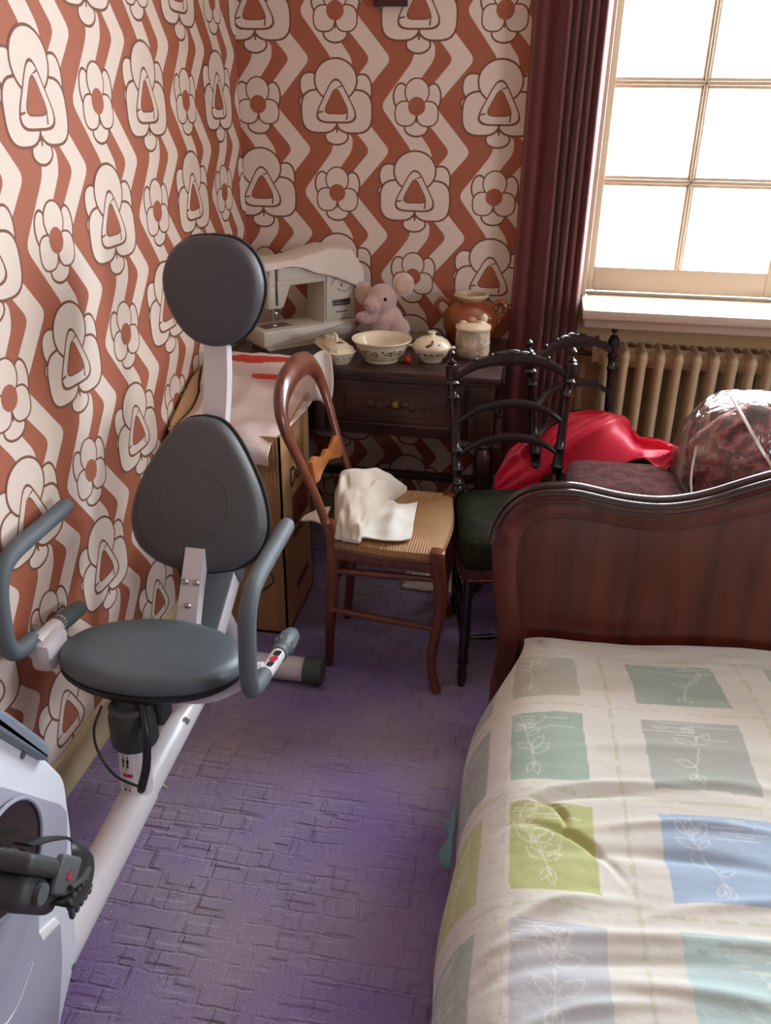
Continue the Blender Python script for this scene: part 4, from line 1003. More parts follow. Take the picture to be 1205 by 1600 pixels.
# ------------------------------------------------------------------ black turned chairs
EB = mat('ebonised_wood', (30, 22, 24), .25, coat=.5); VEL = mat('dark_green_velvet', (40, 42, 30), .95, bump=.5, bscale=35, var=.5, vscale=14, spec=.1); FRI = mat('maroon_fringe', (74, 34, 32), .8, bump=.9, bscale=160, var=.4, vscale=60); STUD = mat('brass_stud', (150, 104, 84), .35, .8)
def turned(bm, p0, p1, prof, seg=14):
    """prof: (fraction along, radius)"""
    a, c = Vector(p0), Vector(p1)
    add_tube(bm, [a.lerp(c, f) for f, r in prof], [r for f, r in prof], seg)
def black_chair(label, loc, rz, cover):
    t = thing('ladderback_chair', label, 'chair', (0, 0, 0))
    for s in (-1, 1):
        b = NB(); lo, hi = (s*.142, .175, .0), (s*.150, .185, .44); top_ = (s*.180, .238, .845)
        turned(b, (s*.138, .215, 0), hi, [(0, .011), (.08, .013), (.12, .017), (.16, .011), (.5, .015), (.8, .018), (1, .019)])
        pr = [(0, .019), (.05, .021), (.09, .016), (.11, .021), (.13, .016), (.20, .017), (.22, .022), (.24, .016), (.34, .0155), (.36, .020), (.38, .0145), (.44, .014), (.60, .0135), (.74, .014), (.76, .019), (.78, .014), (.84, .0145), (.86, .020), (.88, .014), (.90, .018), (.99, .019), (1.0, .014)]
        turned(b, hi, top_, pr); d = (Vector(top_)-Vector(hi)).normalized(); tp = Vector(top_)
        turned(b, tp, tp+d*.042, [(0, .012), (.12, .015), (.25, .007), (.40, .006), (.55, .011), (.75, .012), (.92, .007), (1, .002)])
        obj('back_post', b, EB, t, local=True)
    for zi, (z0, rise, hh, name) in enumerate(((.803, .050, .014, 'top_rail'), (.668, .052, .010, 'back_slat'), (.570, .046, .010, 'back_slat'))):
        k = (z0-.44)/(.845-.44); xw = .150+.030*k; yb = .185+.053*k; b = NB(); P = []
        for i in range(25):
            u = -1+i/12; z = z0+rise*(1-abs(u)**2.6); P.append((u*(xw-.006), yb+.018*(1-u*u), z))
        add_tube(b, P, [hh*(1.25-.25*abs(p[0])/xw) for p in P], 8, up=(0, 0, 1), flat=1.0) if False else None
        rows_ = []
        for dy, kz in ((-.008, -1), (-.010, 0), (-.006, 1), (.006, 1), (.010, 0), (.008, -1), (-.008, -1)):
            rows_.append([(p[0], p[1]+dy, p[2]+kz*hh*(1.3-.5*abs(p[0])/xw)) for p in P])
        strip(b, rows_)
        if zi == 0:
            for u in (-.62, -.34, .34, .62): add_ell(b, (u*xw, yb+.018*(1-u*u), z0+rise*(1-abs(u)**2.6)+hh*1.15), (.007, .007, .007), 8)
            for u, w in ((-.14, .03), (0, .03), (.14, .03)): add_ell(b, (u*xw, yb+.018, z0+rise+hh*1.15), (w, .008, .009 if u else .014), 12)
        obj(name, b, EB, t, local=True)
    b = NB()
    ring = lambda k, z: [((x*k), (y*k), z) for x, y in [(p[0], p[1]) for p in roundpoly([(-.158, .185), (.158, .185), (.200, -.190), (-.200, -.190)], .05, 5)]]
    rs = [ring(.96, .385), ring(1.0, .395), ring(1.02, .425), ring(.99, .452), ring(.90, .468), ring(.70, .477), ring(.35, .482), ring(.02, .483)]
    vv = [[b.verts.new(p) for p in r] for r in rs]
    for A, B in zip(vv, vv[1:]):
        for k in range(len(A)): b.faces.new((A[k], A[(k+1) % len(A)], B[(k+1) % len(A)], B[k]))
    b.faces.new(vv[0]); obj('seat', b, VEL, t, local=True)
    b = NB(); rs = [ring(1.0, .39), ring(1.015, .385), ring(1.02, .355), ring(1.0, .35), ring(.96, .36), ring(.96, .39)]
    vv = [[b.verts.new(p) for p in r] for r in rs]
    for A, B in zip(vv, vv[1:]+vv[:1]):
        for k in range(len(A)): b.faces.new((A[k], A[(k+1) % len(A)], B[(k+1) % len(A)], B[k]))
    obj('fringe', b, FRI, t, local=True)
    b = NB()
    R_ = resample([(p[0], p[1]) for p in ring(1.022, 0)]+[ring(1.022, 0)[0][:2]], 46)
    add_tube(b, [(x, y, .360) for x, y in R_[:-1]], .0016, 6, closed=True)
    for x, y in R_[:-1]: add_ell(b, (x, y, .360), (.0045, .0045, .0045), 6)
    obj('stud_trim', b, STUD, t, local=True)
    for s in (-1, 1):
        b = NB(); turned(b, (s*.172, -.165, .37), (s*.180, -.178, 0), [(0, .017), (.1, .018), (.14, .013), (.18, .018), (.24, .013), (.5, .0165), (.74, .014), (.78, .018), (.82, .012), (.9, .015), (.97, .011), (1, .010)]); obj('leg', b, EB, t, local=True)
    for p, q in (((-.176, -.17, .16), (.176, -.17, .16)), ((-.176, -.17, .20), (-.142, .20, .20)), ((.176, -.17, .20), (.142, .20, .20)), ((-.14, .205, .22), (.14, .205, .22)), ((-.176, -.17, .11), (-.142, .20, .11)), ((.176, -.17, .11), (.142, .20, .11))):
        b = NB(); turned(b, p, q, [(0, .006), (.1, .007), (.2, .010), (.23, .007), (.5, .009), (.77, .007), (.8, .010), (.9, .007), (1, .006)], 10); obj('stretcher', b, EB, t, local=True)
    b = NB(); b2 = [(-.16, .19, .375), (.16, .19, .375), (.176, -.165, .375), (-.176, -.165, .375)]
    for i in range(4): add_tube(b, [b2[i], b2[(i+1) % 4]], .012, 8)
    obj('seat_rail', b, EB, t, local=True)
    t.location = loc; t.rotation_euler = (0, 0, rz); return t
c1 = black_chair('black turned-wood ladderback chair with a dark green velvet seat, in front of the table corner', (.004, 2.270, 0), math.radians(15), 0)
c1['group'] = 'black ladderback chairs'
c2 = thing('ladderback_chair', 'black ladderback chair standing in front of the radiator, its seat under a red cloth', 'chair', (.283, 2.568, 0), math.radians(42), 'black ladderback chairs')
for ch in list(c1.children):
    d = ch.copy(); COL.objects.link(d); d.parent = c2

# ------------------------------------------------------------------ heap behind the footboard
BROWN = mat('brown_mottled_fabric', (84, 52, 50), .95, bump=.8, bscale=45, var=.5, vscale=26, spec=.1)
t = thing('low_bench', 'low dark bench hidden behind the footboard, under the cushion and the clear bag', 'bench', (.62, 2.27, 0))
b = NB(); add_box(b, (.69, 2.28, .43), (.50, .26, .04), .008); obj('bench_top', b, DARKW, t)
for x in (.47, .90):
    for y in (2.18, 2.38): b = NB(); add_box(b, (x, y, .205), (.035, .035, .41), .005); obj('leg', b, DARKW, t)
b = NB()
rs = []
def rr(cx, cy, hx, hy, z): return [(x, y, z) for x, y in roundpoly([(cx-hx, cy-hy), (cx+hx, cy-hy), (cx+hx, cy+hy), (cx-hx, cy+hy)], .05, 5)]
cx, cy = .292, 2.315
for k, z in ((.90, .492), (.985, .500), (1.0, .525), (.985, .550), (.92, .566), (.75, .578), (.45, .586), (.02, .588)): rs.append([b.verts.new((x+.006*nz(x*8, y*8, z), y, zz+.010*nz(x*7, y*7, 1)*(k < .95))) for x, y, zz in rr(cx, cy, .165*k+.0, .165*k, z)])
for A, B in zip(rs, rs[1:]):
    for k in range(len(A)): b.faces.new((A[k], A[(k+1) % len(A)], B[(k+1) % len(A)], B[k]))
b.faces.new(rs[0]); tag(obj('seat_cushion', b, BROWN), 'brown mottled square cushion behind the footboard, partly under the red cloth', 'cushion')
RED = mat('red_satin_cloth', (218, 16, 64), .42, bump=.08, bscale=120, sheen=.2)
hem = [(-.093, 2.54, .407), (-.029, 2.56, .406), (.062, 2.57, .416), (.15, 2.55, .449), (.231, 2.5, .510), (.299, 2.48, .560), (.349, 2.46, .590), (.402, 2.42, .574), (.42, 2.42, .585)]
rdg = [(-.082, 2.58, .415), (-.05, 2.64, .508), (.017, 2.68, .552), (.125, 2.70, .613), (.233, 2.70, .642), (.303, 2.68, .633), (.352, 2.62, .594), (.402, 2.56, .606), (.451, 2.50, .610)]
mid = [((a[0]+c[0])/2, (a[1]+c[1])/2-.02, (a[2]+c[2])/2+.02+(.02 if 2 < i < 6 else 0)) for i, (a, c) in enumerate(zip(hem, rdg))]
bak = [(a[0]+.01, a[1]+.06, a[2]-.03) for a in rdg]; bak2 = [(a[0]+.01, a[1]+.10, max(.30, a[2]-.16)) for a in rdg]
R_ = [[Vector(p) for p in r] for r in (hem, mid, rdg, bak, bak2)]
b = NB()
def redf(u, v):
    col_ = [cr1(r, u) for r in R_]; p = cr1(col_, v)
    e = math.sin(PI*min(1, v*1.05+.02)); q = v*1.6-u*1.1+.35*nz(u*2.2, v*2.2, 4)
    w = .024*(1-2*abs(math.sin(q*5.2))**.7)*(.4+.6*u)+.010*(1-2*abs(math.sin(q*9.1+1))**.8)+.012*nz(u*5, v*4, 2)
    return (p.x+.008*nz(u*9, v*3, 7), p.y-.5*w*e, p.z+w*e*.9)
grid(b, redf, 90, 60)
tag(obj('red_cloth', b, RED, solid=.003), 'bright red cloth heaped over the seat behind the footboard', 'cloth')
# clear bag with folded bedding
QM = bpy.data.materials.new('floral_quilt_fabric'); QM.use_nodes = True; nt = QM.node_tree; bb = nt.nodes['Principled BSDF']; bb.inputs['Roughness'].default_value = .8
tc = nt.nodes.new('ShaderNodeTexCoord'); n = nt.nodes.new('ShaderNodeTexNoise'); n.inputs['Scale'].default_value = 13; n.inputs['Detail'].default_value = 4; n.inputs['Distortion'].default_value = .3; nt.links.new(tc.outputs['Object'], n.inputs[0])
r = nt.nodes.new('ShaderNodeValToRGB'); cr = r.color_ramp; cr.elements[0].position = .36; cr.elements[0].color = lin((64, 44, 44)); cr.elements[1].position = .72; cr.elements[1].color = lin((200, 184, 172))
for p, c in ((.44, (150, 70, 78)), (.50, (188, 128, 128)), (.55, (110, 92, 84)), (.62, (166, 92, 94))): e_ = cr.elements.new(p); e_.color = lin(c)
nt.links.new(n.outputs[0], r.inputs[0]); nt.links.new(r.outputs[0], bb.inputs['Base Color'])
b = NB(); t0 = bmesh.new(); bmesh.ops.create_icosphere(t0, subdivisions=5, radius=1)
for v in t0.verts:
    c = v.co.copy(); k = 1+.10*nz(c.x*1.6, c.y*1.6, c.z*1.6)+.05*math.sin(c.x*13+3*c.z+4*nz(c.x, c.y, c.z))*abs(nz(c.y*3, c.z*3, 2))*2
    v.co = Vector((.625+.165*c.x*k, 2.385+.115*c.y*k, max(.456, .615+.185*c.z*k*(1 if c.z > 0 else .9))))
merge(b, t0); tag(obj('bedding_bundle', b, QM), 'folded pink and grey floral bedding inside the clear plastic bag', 'bedding')
CP = bpy.data.materials.new('clear_plastic_film'); CP.use_nodes = True; nt = CP.node_tree; nt.nodes.clear()
o_ = nt.nodes.new('ShaderNodeOutputMaterial'); mx = nt.nodes.new('ShaderNodeMixShader'); tt = nt.nodes.new('ShaderNodeBsdfTransparent'); g = nt.nodes.new('ShaderNodeBsdfGlossy'); g.inputs['Roughness'].default_value = .2
tt.inputs[0].default_value = (.93, .91, .88, 1); fr = nt.nodes.new('ShaderNodeLayerWeight'); fr.inputs[0].default_value = .35; ma = nt.nodes.new('ShaderNodeMath'); ma.operation = 'MULTIPLY_ADD'; ma.inputs[1].default_value = .55; ma.inputs[2].default_value = .07
n = nt.nodes.new('ShaderNodeTexNoise'); n.inputs['Scale'].default_value = 16; n.inputs['Detail'].default_value = 3; n.inputs['Distortion'].default_value = 1; tc = nt.nodes.new('ShaderNodeTexCoord'); nt.links.new(tc.outputs['Object'], n.inputs[0])
bp = nt.nodes.new('ShaderNodeBump'); bp.inputs['Strength'].default_value = .9; bp.inputs['Distance'].default_value = .02; nt.links.new(n.outputs[0], bp.inputs['Height']); nt.links.new(bp.outputs[0], g.inputs['Normal'])
nt.links.new(fr.outputs['Fresnel'], ma.inputs[0]); nt.links.new(ma.outputs[0], mx.inputs[0]); nt.links.new(tt.outputs[0], mx.inputs[1]); nt.links.new(g.outputs[0], mx.inputs[2]); nt.links.new(mx.outputs[0], o_.inputs[0])
t = thing('storage_bag', 'clear plastic storage bag full of bedding in front of the radiator', 'bag', (.63, 2.385, .45))
b = NB(); t0 = bmesh.new(); bmesh.ops.create_icosphere(t0, subdivisions=5, radius=1)
for v in t0.verts:
    c = v.co.copy(); k = 1+.06*nz(c.x*2.5, c.y*2.5, c.z*2.5+9)+.03*nz(c.x*7, c.y*7, c.z*7)
    def se(a): return math.copysign(abs(a)**.8, a)
    v.co = Vector((.625+.205*se(c.x)*k, 2.385+.140*se(c.y)*k, max(.452, .622+.212*se(c.z)*k)))
merge(b, t0); obj('film', b, CP, t)
b = NB(); add_tube(b, [(.535, 2.345, .832), (.570, 2.285, .785), (.620, 2.255, .715), (.68, 2.248, .64), (.74, 2.255, .57)], .006, 8, smooth=6, flat=.4)
add_tube(b, [(.46, 2.30, .70), (.455, 2.27, .62), (.47, 2.26, .54)], .003, 6, smooth=4)
obj('zip_seam', b, mat('white_zip_band', (236, 226, 214), .4), t)

# ------------------------------------------------------------------ exercise bike
WM = mat('white_enamelled_steel', (214, 208, 212), .35, coat=.2); GF = mat('grey_foam_grip', (92, 100, 106), .6, bump=.1, bscale=300); GP = mat('slate_grey_plastic', (92, 100, 104), .5); PV_ = mat('charcoal_vinyl', (84, 84, 86), .5, bump=.05, bscale=500); BLK = mat('black_plastic', (34, 34, 36), .45)
LG = mat('light_grey_plastic', (160, 160, 174), .5); SHW = mat('white_shell_plastic', (218, 220, 228), .4); STEEL = mat('bolt_steel', (190, 188, 184), .25, 1)
XC = -.755
bike = thing('exercise_bike', 'white and grey recumbent exercise bike with two dark back pads by the wall', 'exercise bike', (XC, 1.4, 0))
b = NB(); add_tube(b, [(XC, .72, .130), (XC, .947, .150), (XC, 1.30, .188)], .0385, 28); add_tube(b, [(XC, 1.285, .1865), (XC, 1.66, .215)], .0355, 28); obj('frame_tube', b, WM, bike)
b = NB(); add_tube(b, [(XC-.225, 1.985, .040), (XC+.185, 1.985, .040)], .036, 24); obj('rear_stabiliser', b, WM, bike)
for s in (-1, 1):
    b = NB(); add_tube(b, [(XC+s*.18, 1.985, .041), (XC+s*.232, 1.985, .041)], .041, 24); obj('stabiliser_cap', b, mat('dark_olive_rubber', (74, 80, 74), .6), bike)
b = NB(); M_ = frame((XC, 1.575, .245), (1, 0, 0), (0, .82, .50))
add_box(b, (0, .17, 0), (.086, .36, .075), .006, M=M_); obj('rear_beam', b, WM, bike)
b = NB(); add_box(b, (0, .17, .040), (.092, .36, .012), .004, M=M_); add_box(b, (0, .345, .006), (.102, .05, .092), .012, M=M_); obj('beam_cover', b, GP, bike)
b = NB(); add_tube(b, [(XC, 1.82, .32), (XC, 1.95, .10), (XC, 1.985, .05)], .026, 16, smooth=4); obj('rear_strut', b, WM, bike)
b = NB(); add_tube(b, [(XC+.05, 1.86, .36), (XC+.10, 1.91, .40), (XC+.11, 1.95, .35), (XC+.06, 1.96, .30)], .004, 8, smooth=5); add_tube(b, [(XC+.045, 1.85, .345), (XC+.085, 1.865, .362)], .004, 8); obj('cable', b, mat('dark_olive_cable', (52, 44, 34), .5), bike)
# back support post
PP = [(1.600, .315), (1.622, .405), (1.690, .520), (1.790, .66), (1.888, .80), (1.938, .93), (1.950, 1.05), (1.948, 1.17)]
P3 = catmull([(XC, y, z) for y, z in PP], 8); b = NB(); rows_ = []
hw = interp([.030, .029, .028, .030, .034, .034, .033, .030], 8)
pr_ = [(-1, -.35), (-.86, -1), (.86, -1), (1, -.35), (1, .35), (.86, 1), (-.86, 1), (-1, .35)]
rings = []
for i, p in enumerate(P3):
    a = P3[max(0, i-1)]; c = P3[min(len(P3)-1, i+1)]; T_ = (c-a).normalized(); N_2 = Vector((0, -T_.z, T_.y)).normalized()
    N_2 = Vector((0, T_.z, -T_.y)); rings.append([b.verts.new(p+Vector((kx*hw[i], 0, 0))+N_2*(kn*.017)) for kx, kn in pr_])
for A, B in zip(rings, rings[1:]):
    for k in range(8): b.faces.new((A[k], A[(k+1) % 8], B[(k+1) % 8], B[k]))
b.faces.new(rings[0]); b.faces.new(rings[-1]); obj('back_post', b, WM, bike, angle=50)
b = NB(); Tn = Vector((0, -.93, .36))
for x, y, z in ((-.014, 1.668, .500), (.014, 1.668, .500), (0, 1.640, .452)):
    p = Vector((XC+x, y, z)); add_lathe(b, [(0, .012), (.004, .011), (.0055, .007), (.0085, .004), (.0085, 0)], M=frame(p+Tn*.010, (1, 0, 0), Vector((0, .36, .93))), seg=12)


for x, y, z in ((-.014, 1.668, .500), (.014, 1.668, .500), (0, 1.640, .452)):
    b = NB(); p = Vector((XC+x, y, z)); add_lathe(b, [(0, .012), (.004, .011), (.0055, .007), (.0085, .004), (.0085, 0)], M=frame(p+Tn*.008, (1, 0, 0), Vector((0, .36, .93))), seg=12); obj('bolt', b, STEEL, bike)
# pads
def pad(name, C_, T_, outl, dep, mats, groove=None, ang=0):
    T_ = Vector(T_).normalized(); M_ = frame(C_, (1, 0, 0), T_)      # z axis = x cross T -> points to +/-y
    if M_.col[2].y > 0: sg = -1
    else: sg = 1
    O2 = catmull([(x, y, 0) for x, y in outl]+[(outl[0][0], outl[0][1], 0)], 6)[:-1]; n = len(O2)
    b = NB(); rs = []
    for k, d in ((.02, dep+.004), (.5, dep+.003), (.82, dep), (.90, dep-.003), (.955, dep-.010), (.99, dep-.022), (1.0, dep*.45), (.99, .008), (.95, 0)):
        rs.append([b.verts.new(M_ @ Vector((p.x*k, p.y*k, sg*d))) for p in O2])
    for A, B in zip(rs, rs[1:]):
        for i in range(n): b.faces.new((A[i], A[(i+1) % n], B[(i+1) % n], B[i]))
    b.faces.new(rs[0]); b.faces.new(rs[-1]); o = obj(name, b, mats[0], bike, angle=60)
    b = NB(); rs = []
    for k, d in ((.97, .004), (1.03, .002), (1.035, -.006), (1.0, -.016), (.6, -.018), (.02, -.018)): rs.append([b.verts.new(M_ @ Vector((p.x*k, p.y*k, sg*d))) for p in O2])
    for A, B in zip(rs, rs[1:]):
        for i in range(n): b.faces.new((A[i], A[(i+1) % n], B[(i+1) % n], B[i]))
    b.faces.new(rs[-1]); obj('pad_shell', b, mats[1], o)
    if groove:
        b = NB(); add_tube(b, [M_ @ Vector((groove*math.cos(a), groove*math.sin(a)-.02, sg*(dep+.0022))) for a in [2*PI*i/40 for i in range(40)]], .0022, 6, closed=True); obj('embossed_ring', b, mats[0], o)
    return o
BO = [(0, .187), (.042, .178), (.080, .145), (.118, .088), (.150, .025), (.168, -.035), (.170, -.085), (.150, -.135), (.105, -.170), (.050, -.186), (0, -.189), (-.050, -.186), (-.105, -.170), (-.150, -.135), (-.170, -.085), (-.168, -.035), (-.150, .025), (-.118, .088), (-.080, .145), (-.042, .178)]
pad('back_pad', (XC-.008, 1.795, .674), (0, .134, .349), BO, .046, (PV_, BLK), .085)
HO = [(0, .127), (.055, .120), (.098, .090), (.120, .045), (.122, .0), (.108, -.048), (.082, -.090), (.048, -.118), (0, -.128), (-.048, -.118), (-.082, -.090), (-.108, -.048), (-.122, .0), (-.120, .045), (-.098, .090), (-.055, .120)]
pad('head_pad', (XC, 1.965, 1.128), (0, .03, .257), HO, .046, (mat('dark_violet_grey_vinyl', (78, 74, 80), .5, bump=.05, bscale=500), BLK))
# seat
b = NB(); SC_ = Vector((XC, 1.425, .455)); rs = []
for k, z in ((.02, .024), (.45, .0235), (.70, .025), (.85, .024), (.94, .017), (.985, .006), (1.0, -.006), (.985, -.016)):
    rs.append([b.verts.new((SC_.x+.205*k*math.cos(a), SC_.y+.143*k*math.sin(a)*(1.0 if math.sin(a) > 0 else .95), SC_.z+z-(.012*(k*math.sin(a))))) for a in [2*PI*i/64 for i in range(64)]])
for A, B in zip(rs, rs[1:]):
    for i in range(64): b.faces.new((A[i], A[(i+1) % 64], B[(i+1) % 64], B[i]))
b.faces.new(rs[0]); st = obj('seat', b, mat('slate_vinyl', (86, 96, 102), .42, bump=.05, bscale=500), bike, angle=60)
b = NB(); rs = []
for k, z in ((.985, -.014), (.99, -.024), (.93, -.036), (.6, -.048), (.25, -.055), (.02, -.056)):
    rs.append([b.verts.new((SC_.x+.205*k*math.cos(a), SC_.y+.141*k*math.sin(a), SC_.z+z-(.012*(k*math.sin(a))))) for a in [2*PI*i/48 for i in range(48)]])
for A, B in zip(rs, rs[1:]):
    for i in range(48): b.faces.new((A[i], A[(i+1) % 48], B[(i+1) % 48], B[i]))
obj('seat_shell', b, BLK, st, angle=60)
b = NB(); add_tube(b, [(XC, 1.285, .20), (XC, 1.305, .34)], .0335, 24); obj('seat_post', b, WM, bike)
b = NB(); add_lathe(b, [(0, .0), (.046, .0), (.049, .006), (.049, .070), (.044, .082), (.046, .092), (.040, .098), (0, .098)], M=frame((XC, 1.308, .322), (1, 0, 0), (0, .99, -.02)), seg=28)
add_tube(b, [(XC, 1.31, .38), (XC, 1.345, .415), (XC, 1.40, .425)], .044, 20); add_box(b, (XC+.052, 1.345, .39), (.022, .05, .07), .008); obj('post_boot', b, mat('charcoal_boot_plastic', (60, 64, 64), .55), bike)
b = NB(); add_tube(b, [(XC+.030, 1.30, .43), (XC+.052, 1.262, .39), (XC+.052, 1.246, .32), (XC+.038, 1.236, .26)], [.007, .008, .009, .009], 10, smooth=5, round_cap=True); obj('height_lever', b, BLK, bike)
b = NB(); add_tube(b, [(XC-.045, 1.275, .43), (XC-.062, 1.262, .38), (XC-.055, 1.252, .33), (XC-.02, 1.243, .28), (XC+.036, 1.238, .262)], .0028, 8, smooth=5); obj('brake_cable', b, BLK, bike)
# sticker on the post
def on_post(a, z, r=.0341): 
    k = (z-.20)/.14; return (XC+r*math.sin(a), 1.285+.02*k-r*math.cos(a), z)
b = NB()
def patch(bm, a0, a1, z0, z1, r, mi=0, n=8):
    L0 = [bm.verts.new(on_post(a0+(a1-a0)*i/n, z0, r)) for i in range(n+1)]; L1 = [bm.verts.new(on_post(a0+(a1-a0)*i/n, z1, r)) for i in range(n+1)]
    for i in range(n): bm.faces.new((L0[i], L0[i+1], L1[i+1], L1[i])).material_index = mi
patch(b, -.75, .45, .225, .318, .0338); patch(b, -.45, .25, .262, .270, .0342, 1)
for a in (-.42, -.10): patch(b, a, a+.12, .285, .306, .0342, 2, 3); patch(b, a-.04, a+.16, .297, .302, .0343, 2, 3); patch(b, a+.03, a+.10, .307, .312, .0343, 2, 2); patch(b, a-.03, a+.02, .280, .288, .0343, 2, 2)
for k in range(4): patch(b, -.45, .15, .245-k*.003, .246-k*.003, .0342, 3)
patch(b, -.40, -.20, .228, .234, .0342, 2, 3); patch(b, -.05, .05, .228, .234, .0342, 2, 3)
obj('warning_sticker', b, [mat('white_sticker', (226, 224, 224), .4), mat('red_sticker_ink', (186, 40, 56), .5), mat('black_sticker_ink', (36, 34, 36), .5), mat('grey_sticker_ink', (150, 148, 150), .5)], bike)
b = NB(); add_tube(b, [(XC, 1.345, .190), (XC+.033, 1.342, .170)], .0075, 6); add_tube(b, [(XC+.031, 1.342, .172), (XC+.040, 1.341, .165)], .004, 8); obj('bolt', b, STEEL, bike)
tb = text_bm('a', .036, frame((XC+.0335, 1.49, .219), (0, 1, .07), (-.55, -.04, .8)), ext=.0004, bold=.001); obj('tube_lettering', tb, mat('grey_lettering', (110, 110, 116), .5), bike, smooth=False)
# cross arm carrying the handles
b = NB(); add_tube(b, [(XC-.235, 1.40, .455), (XC-.12, 1.41, .405), (XC, 1.41, .385), (XC+.12, 1.415, .385), (XC+.20, 1.43, .425), (XC+.245, 1.44, .432)], .026, 16, smooth=5); obj('cross_arm', b, WM, bike)
GR = [(-.505, 1.635, .690), (-.505, 1.52, .685), (-.505, 1.42, .679), (-.505, 1.375, .662), (-.505, 1.350, .625), (-.505, 1.340, .56), (-.505, 1.336, .50), (-.505, 1.348, .460), (-.505, 1.385, .445), (-.505, 1.425, .438)]
GL = [(-.998, 1.578, .718), (-.998, 1.47, .716), (-.998, 1.37, .713), (-.998, 1.325, .695), (-.998, 1.302, .655), (-.998, 1.294, .60), (-.998, 1.292, .55), (-.998, 1.305, .515), (-.998, 1.335, .503), (-.998, 1.372, .500)]
b = NB(); add_tube(b, GR, .0185, 18, smooth=6, round_cap=True); hr = obj('handlebar', b, GF, bike)
b = NB(); add_tube(b, GL, .0185, 18, smooth=6, round_cap=True); hl = obj('handlebar', b, GF, bike)
b = NB(); add_tube(b, [(-.505, 1.415, .438), (-.505, 1.535, .418)], .0165, 20); sl_ = obj('handle_sleeve', b, WM, bike)
b = NB()
for (y, w, h, mi) in ((1.455, .010, .014, 0), (1.480, .014, .018, 1), (1.508, .012, .016, 0)):
    Lp = frame((-.505+.006, y, .438-.167*(y-1.415)+.0166), (1, 0, 0), (0, 1, -.17)); add_prism(b, superpts(0, 0, h/2, w, 12, 2 if mi else 5), .0008, M=Lp, mi=mi)
obj('sleeve_sticker', b, [BLK, mat('red_sticker_ink', (186, 40, 56), .5)], sl_)
b = NB(); add_tube(b, [(-.505, 1.530, .419), (-.505, 1.548, .416)], .020, 18); add_tube(b, [(-.505, 1.553, .415), (-.505, 1.566, .413), (-.505, 1.61, .406), (-.505, 1.640, .401), (-.505, 1.652, .399)], [.016, .023, .024, .018, .010], 18)
for k in range(10):
    a = 2*PI*k/10; add_tube(b, [(-.505+.0235*math.cos(a), 1.570, .412+.0235*math.sin(a)), (-.505+.020*math.cos(a), 1.632, .402+.020*math.sin(a))], .0022, 6)
obj('resistance_knob', b, GP, bike)
b = NB(); add_box(b, (-.975, 1.395, .465), (.05, .085, .07), .014); add_tube(b, [(-.99, 1.37, .490), (-.99, 1.47, .482)], .020, 16); obj('handle_bracket', b, WM, bike)
b = NB(); add_tube(b, [(-.99, 1.455, .484), (-.99, 1.50, .476), (-.99, 1.552, .468)], [.020, .021, .0185], 18, round_cap=True); obj('end_grip', b, GP, bike)
b = NB(); add_tube(b, [(-1.0, 1.39, .51), (-1.0, 1.395, .525)], .005, 8); obj('bolt', b, STEEL, bike)
# front housing
def side(bm, pts, x0, x1, bev=.0, mi=0, seg=3): add_prism(bm, pts, x1-x0, bev, M=Matrix(((0, 0, 1, x0), (1, 0, 0, 0), (0, 1, 0, 0), (0, 0, 0, 1))), mi=mi, seg=seg)
b = NB(); side(b, roundpoly([(.42, .0), (.80, .0), (.85, .078), (.934, .155), (.986, .399), (.996, .512), (.878, .744), (.80, .86), (.66, .88), (.42, .66)], .02), -.800, -.714, .008); hs = obj('housing', b, SHW, bike)
b = NB(); side(b, roundpoly([(.50, .63), (.843, .636), (.968, .480), (.980, .452), (.962, .385), (.915, .334), (.868, .376), (.849, .314), (.853, .290), (.905, .271), (.889, .199), (.845, .093), (.60, .06), (.50, .20)], .008), -.7145, -.7115, .001); obj('side_panel', b, LG, hs)
b = NB(); side(b, [(.848, .316), (.894, .297), (.902, .274), (.852, .293)], -.716, -.7105, .001); obj('moulded_rib', b, mat('bright_white_plastic', (246, 246, 248), .4), hs)
b = NB(); add_tube(b, [(-.7105, .500, .40), (-.7105, .62, .33), (-.7105, .74, .255), (-.7105, .82, .285)], .0012, 6, smooth=4); obj('panel_seam', b, SHW, hs)
for y, z in ((.905, .640), (.915, .145)):
    b = NB(); add_tube(b, [(-.716, y, z), (-.7115, y, z)], .006, 10); obj('screw', b, mat('grey_screw', (120, 122, 128), .4, .5), hs)
b = NB(); side(b, roundpoly([(.80, .84), (.882, .742), (.946, .640), (.960, .610), (.944, .594), (.917, .631), (.874, .696), (.80, .80)], .008), -.785, -.700, .008); obj('column_collar', b, mat('blue_grey_plastic', (118, 126, 138), .45), hs)
b = NB(); add_tube(b, [(XC, .76, .82), (XC, .70, .96), (XC, .67, 1.06)], .026, 16); obj('column', b, WM, bike)
b = NB(); add_tube(b, [(-.716, .815, .520), (-.706, .815, .520)], .088, 48); cdk = obj('crank_disc', b, mat('glossy_brown_black_plastic', (46, 36, 30), .2, coat=.5), bike)
b = NB(); add_tube(b, [(-.704, .815+.088*math.cos(a), .520+.088*math.sin(a)) for a in [2*PI*i/48 for i in range(48)]], .0035, 8, closed=True); obj('disc_rim', b, LG, cdk)
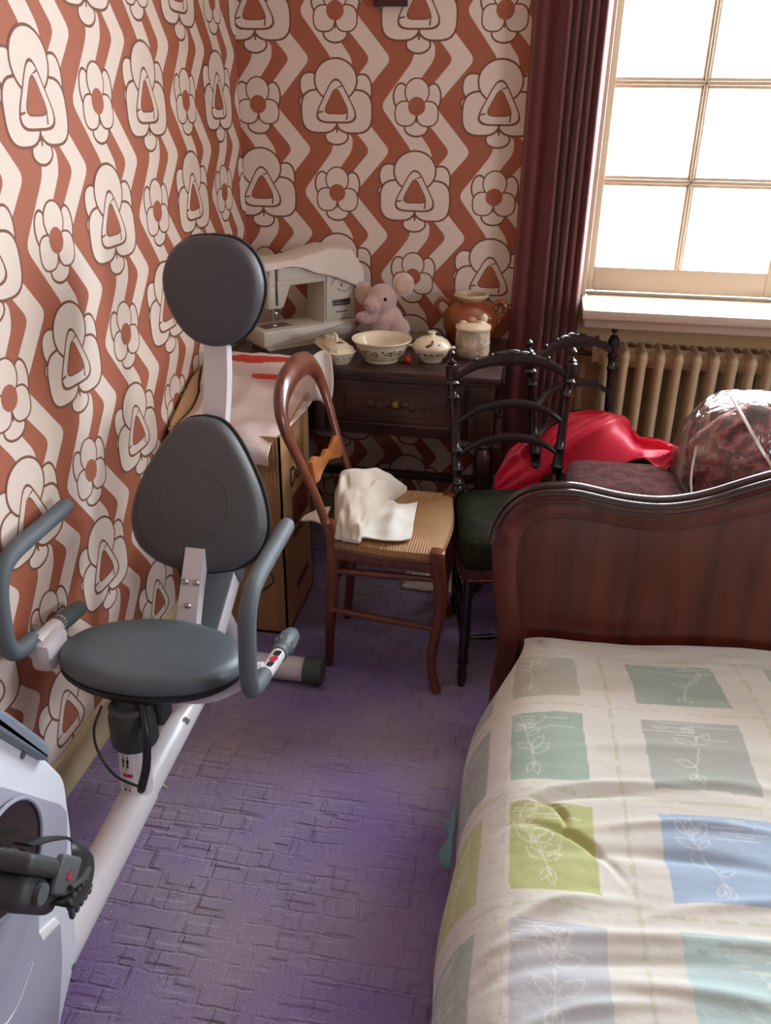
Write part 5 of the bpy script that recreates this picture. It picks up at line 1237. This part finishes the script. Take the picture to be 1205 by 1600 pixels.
b = NB(); add_tube(b, [(-.698, .815, .520), (-.690, .715, .610)], .011, 12, flat=.6); add_tube(b, [(-.705, .815, .52), (-.688, .815, .52)], .018, 16); obj('crank_arm', b, BLK, bike)
DKG = mat('dark_grey_rubber', (62, 64, 64), .55)
b = NB(); M_ = frame((-.620, .722, .615), (1, 0, 0), (0, .61, -.79))
add_box(b, (0, 0, .012), (.115, .150, .026), .010, M=M_, seg=3); add_box(b, (0, .005, -.022), (.095, .11, .05), .016, M=M_, seg=3)
pd = obj('pedal', b, DKG, bike)
b = NB(); add_box(b, (.054, .035, .006), (.012, .06, .052), .005, M=M_, seg=3); add_tube(b, [M_ @ Vector((.048, -.015, -.02)), M_ @ Vector((.056, -.015, -.02))], .014, 20); obj('pedal_side_cap', b, mat('grey_rubber_cap', (88, 92, 94), .5), pd)
b = NB(); q = Matrix(M_); add_prism(b, [(0, 0), (.012, 0), (.006, .012)], .0012, M=frame(M_ @ Vector((.0605, .028, .002)), M_.to_3x3() @ Vector((0, 1, 0)), M_.to_3x3() @ Vector((0, 0, 1)))); obj('red_mark', b, mat('red_print', (214, 40, 70), .4), pd)
b = NB(); SP = [(-.672, .812, .560), (-.668, .862, .520), (-.655, .892, .492), (-.628, .880, .482), (-.600, .838, .500), (-.575, .790, .530), (-.556, .745, .560), (-.553, .715, .575)]
add_tube(b, SP, .017, 10, smooth=6, flat=.14, up=(.0, .35, .3)); strap = obj('pedal_strap', b, BLK, pd)
b = NB()
for k in range(5):
    p = Vector(SP[5]).lerp(Vector(SP[7]), k/4); add_box(b, (p.x+.006, p.y+.006, p.z-.012), (.007, .008, .034), .002)
add_tube(b, [(-.568, .800, .512), (-.558, .765, .530), (-.556, .730, .552)], .0045, 8); add_tube(b, [(-.568, .805, .540), (-.558, .775, .556), (-.556, .740, .578)], .0045, 8); obj('strap_buckle', b, DKG, strap)
b = NB(); add_tube(b, [(XC-.14, .47, .040), (XC+.14, .47, .040)], .036, 20); obj('front_stabiliser', b, WM, bike)
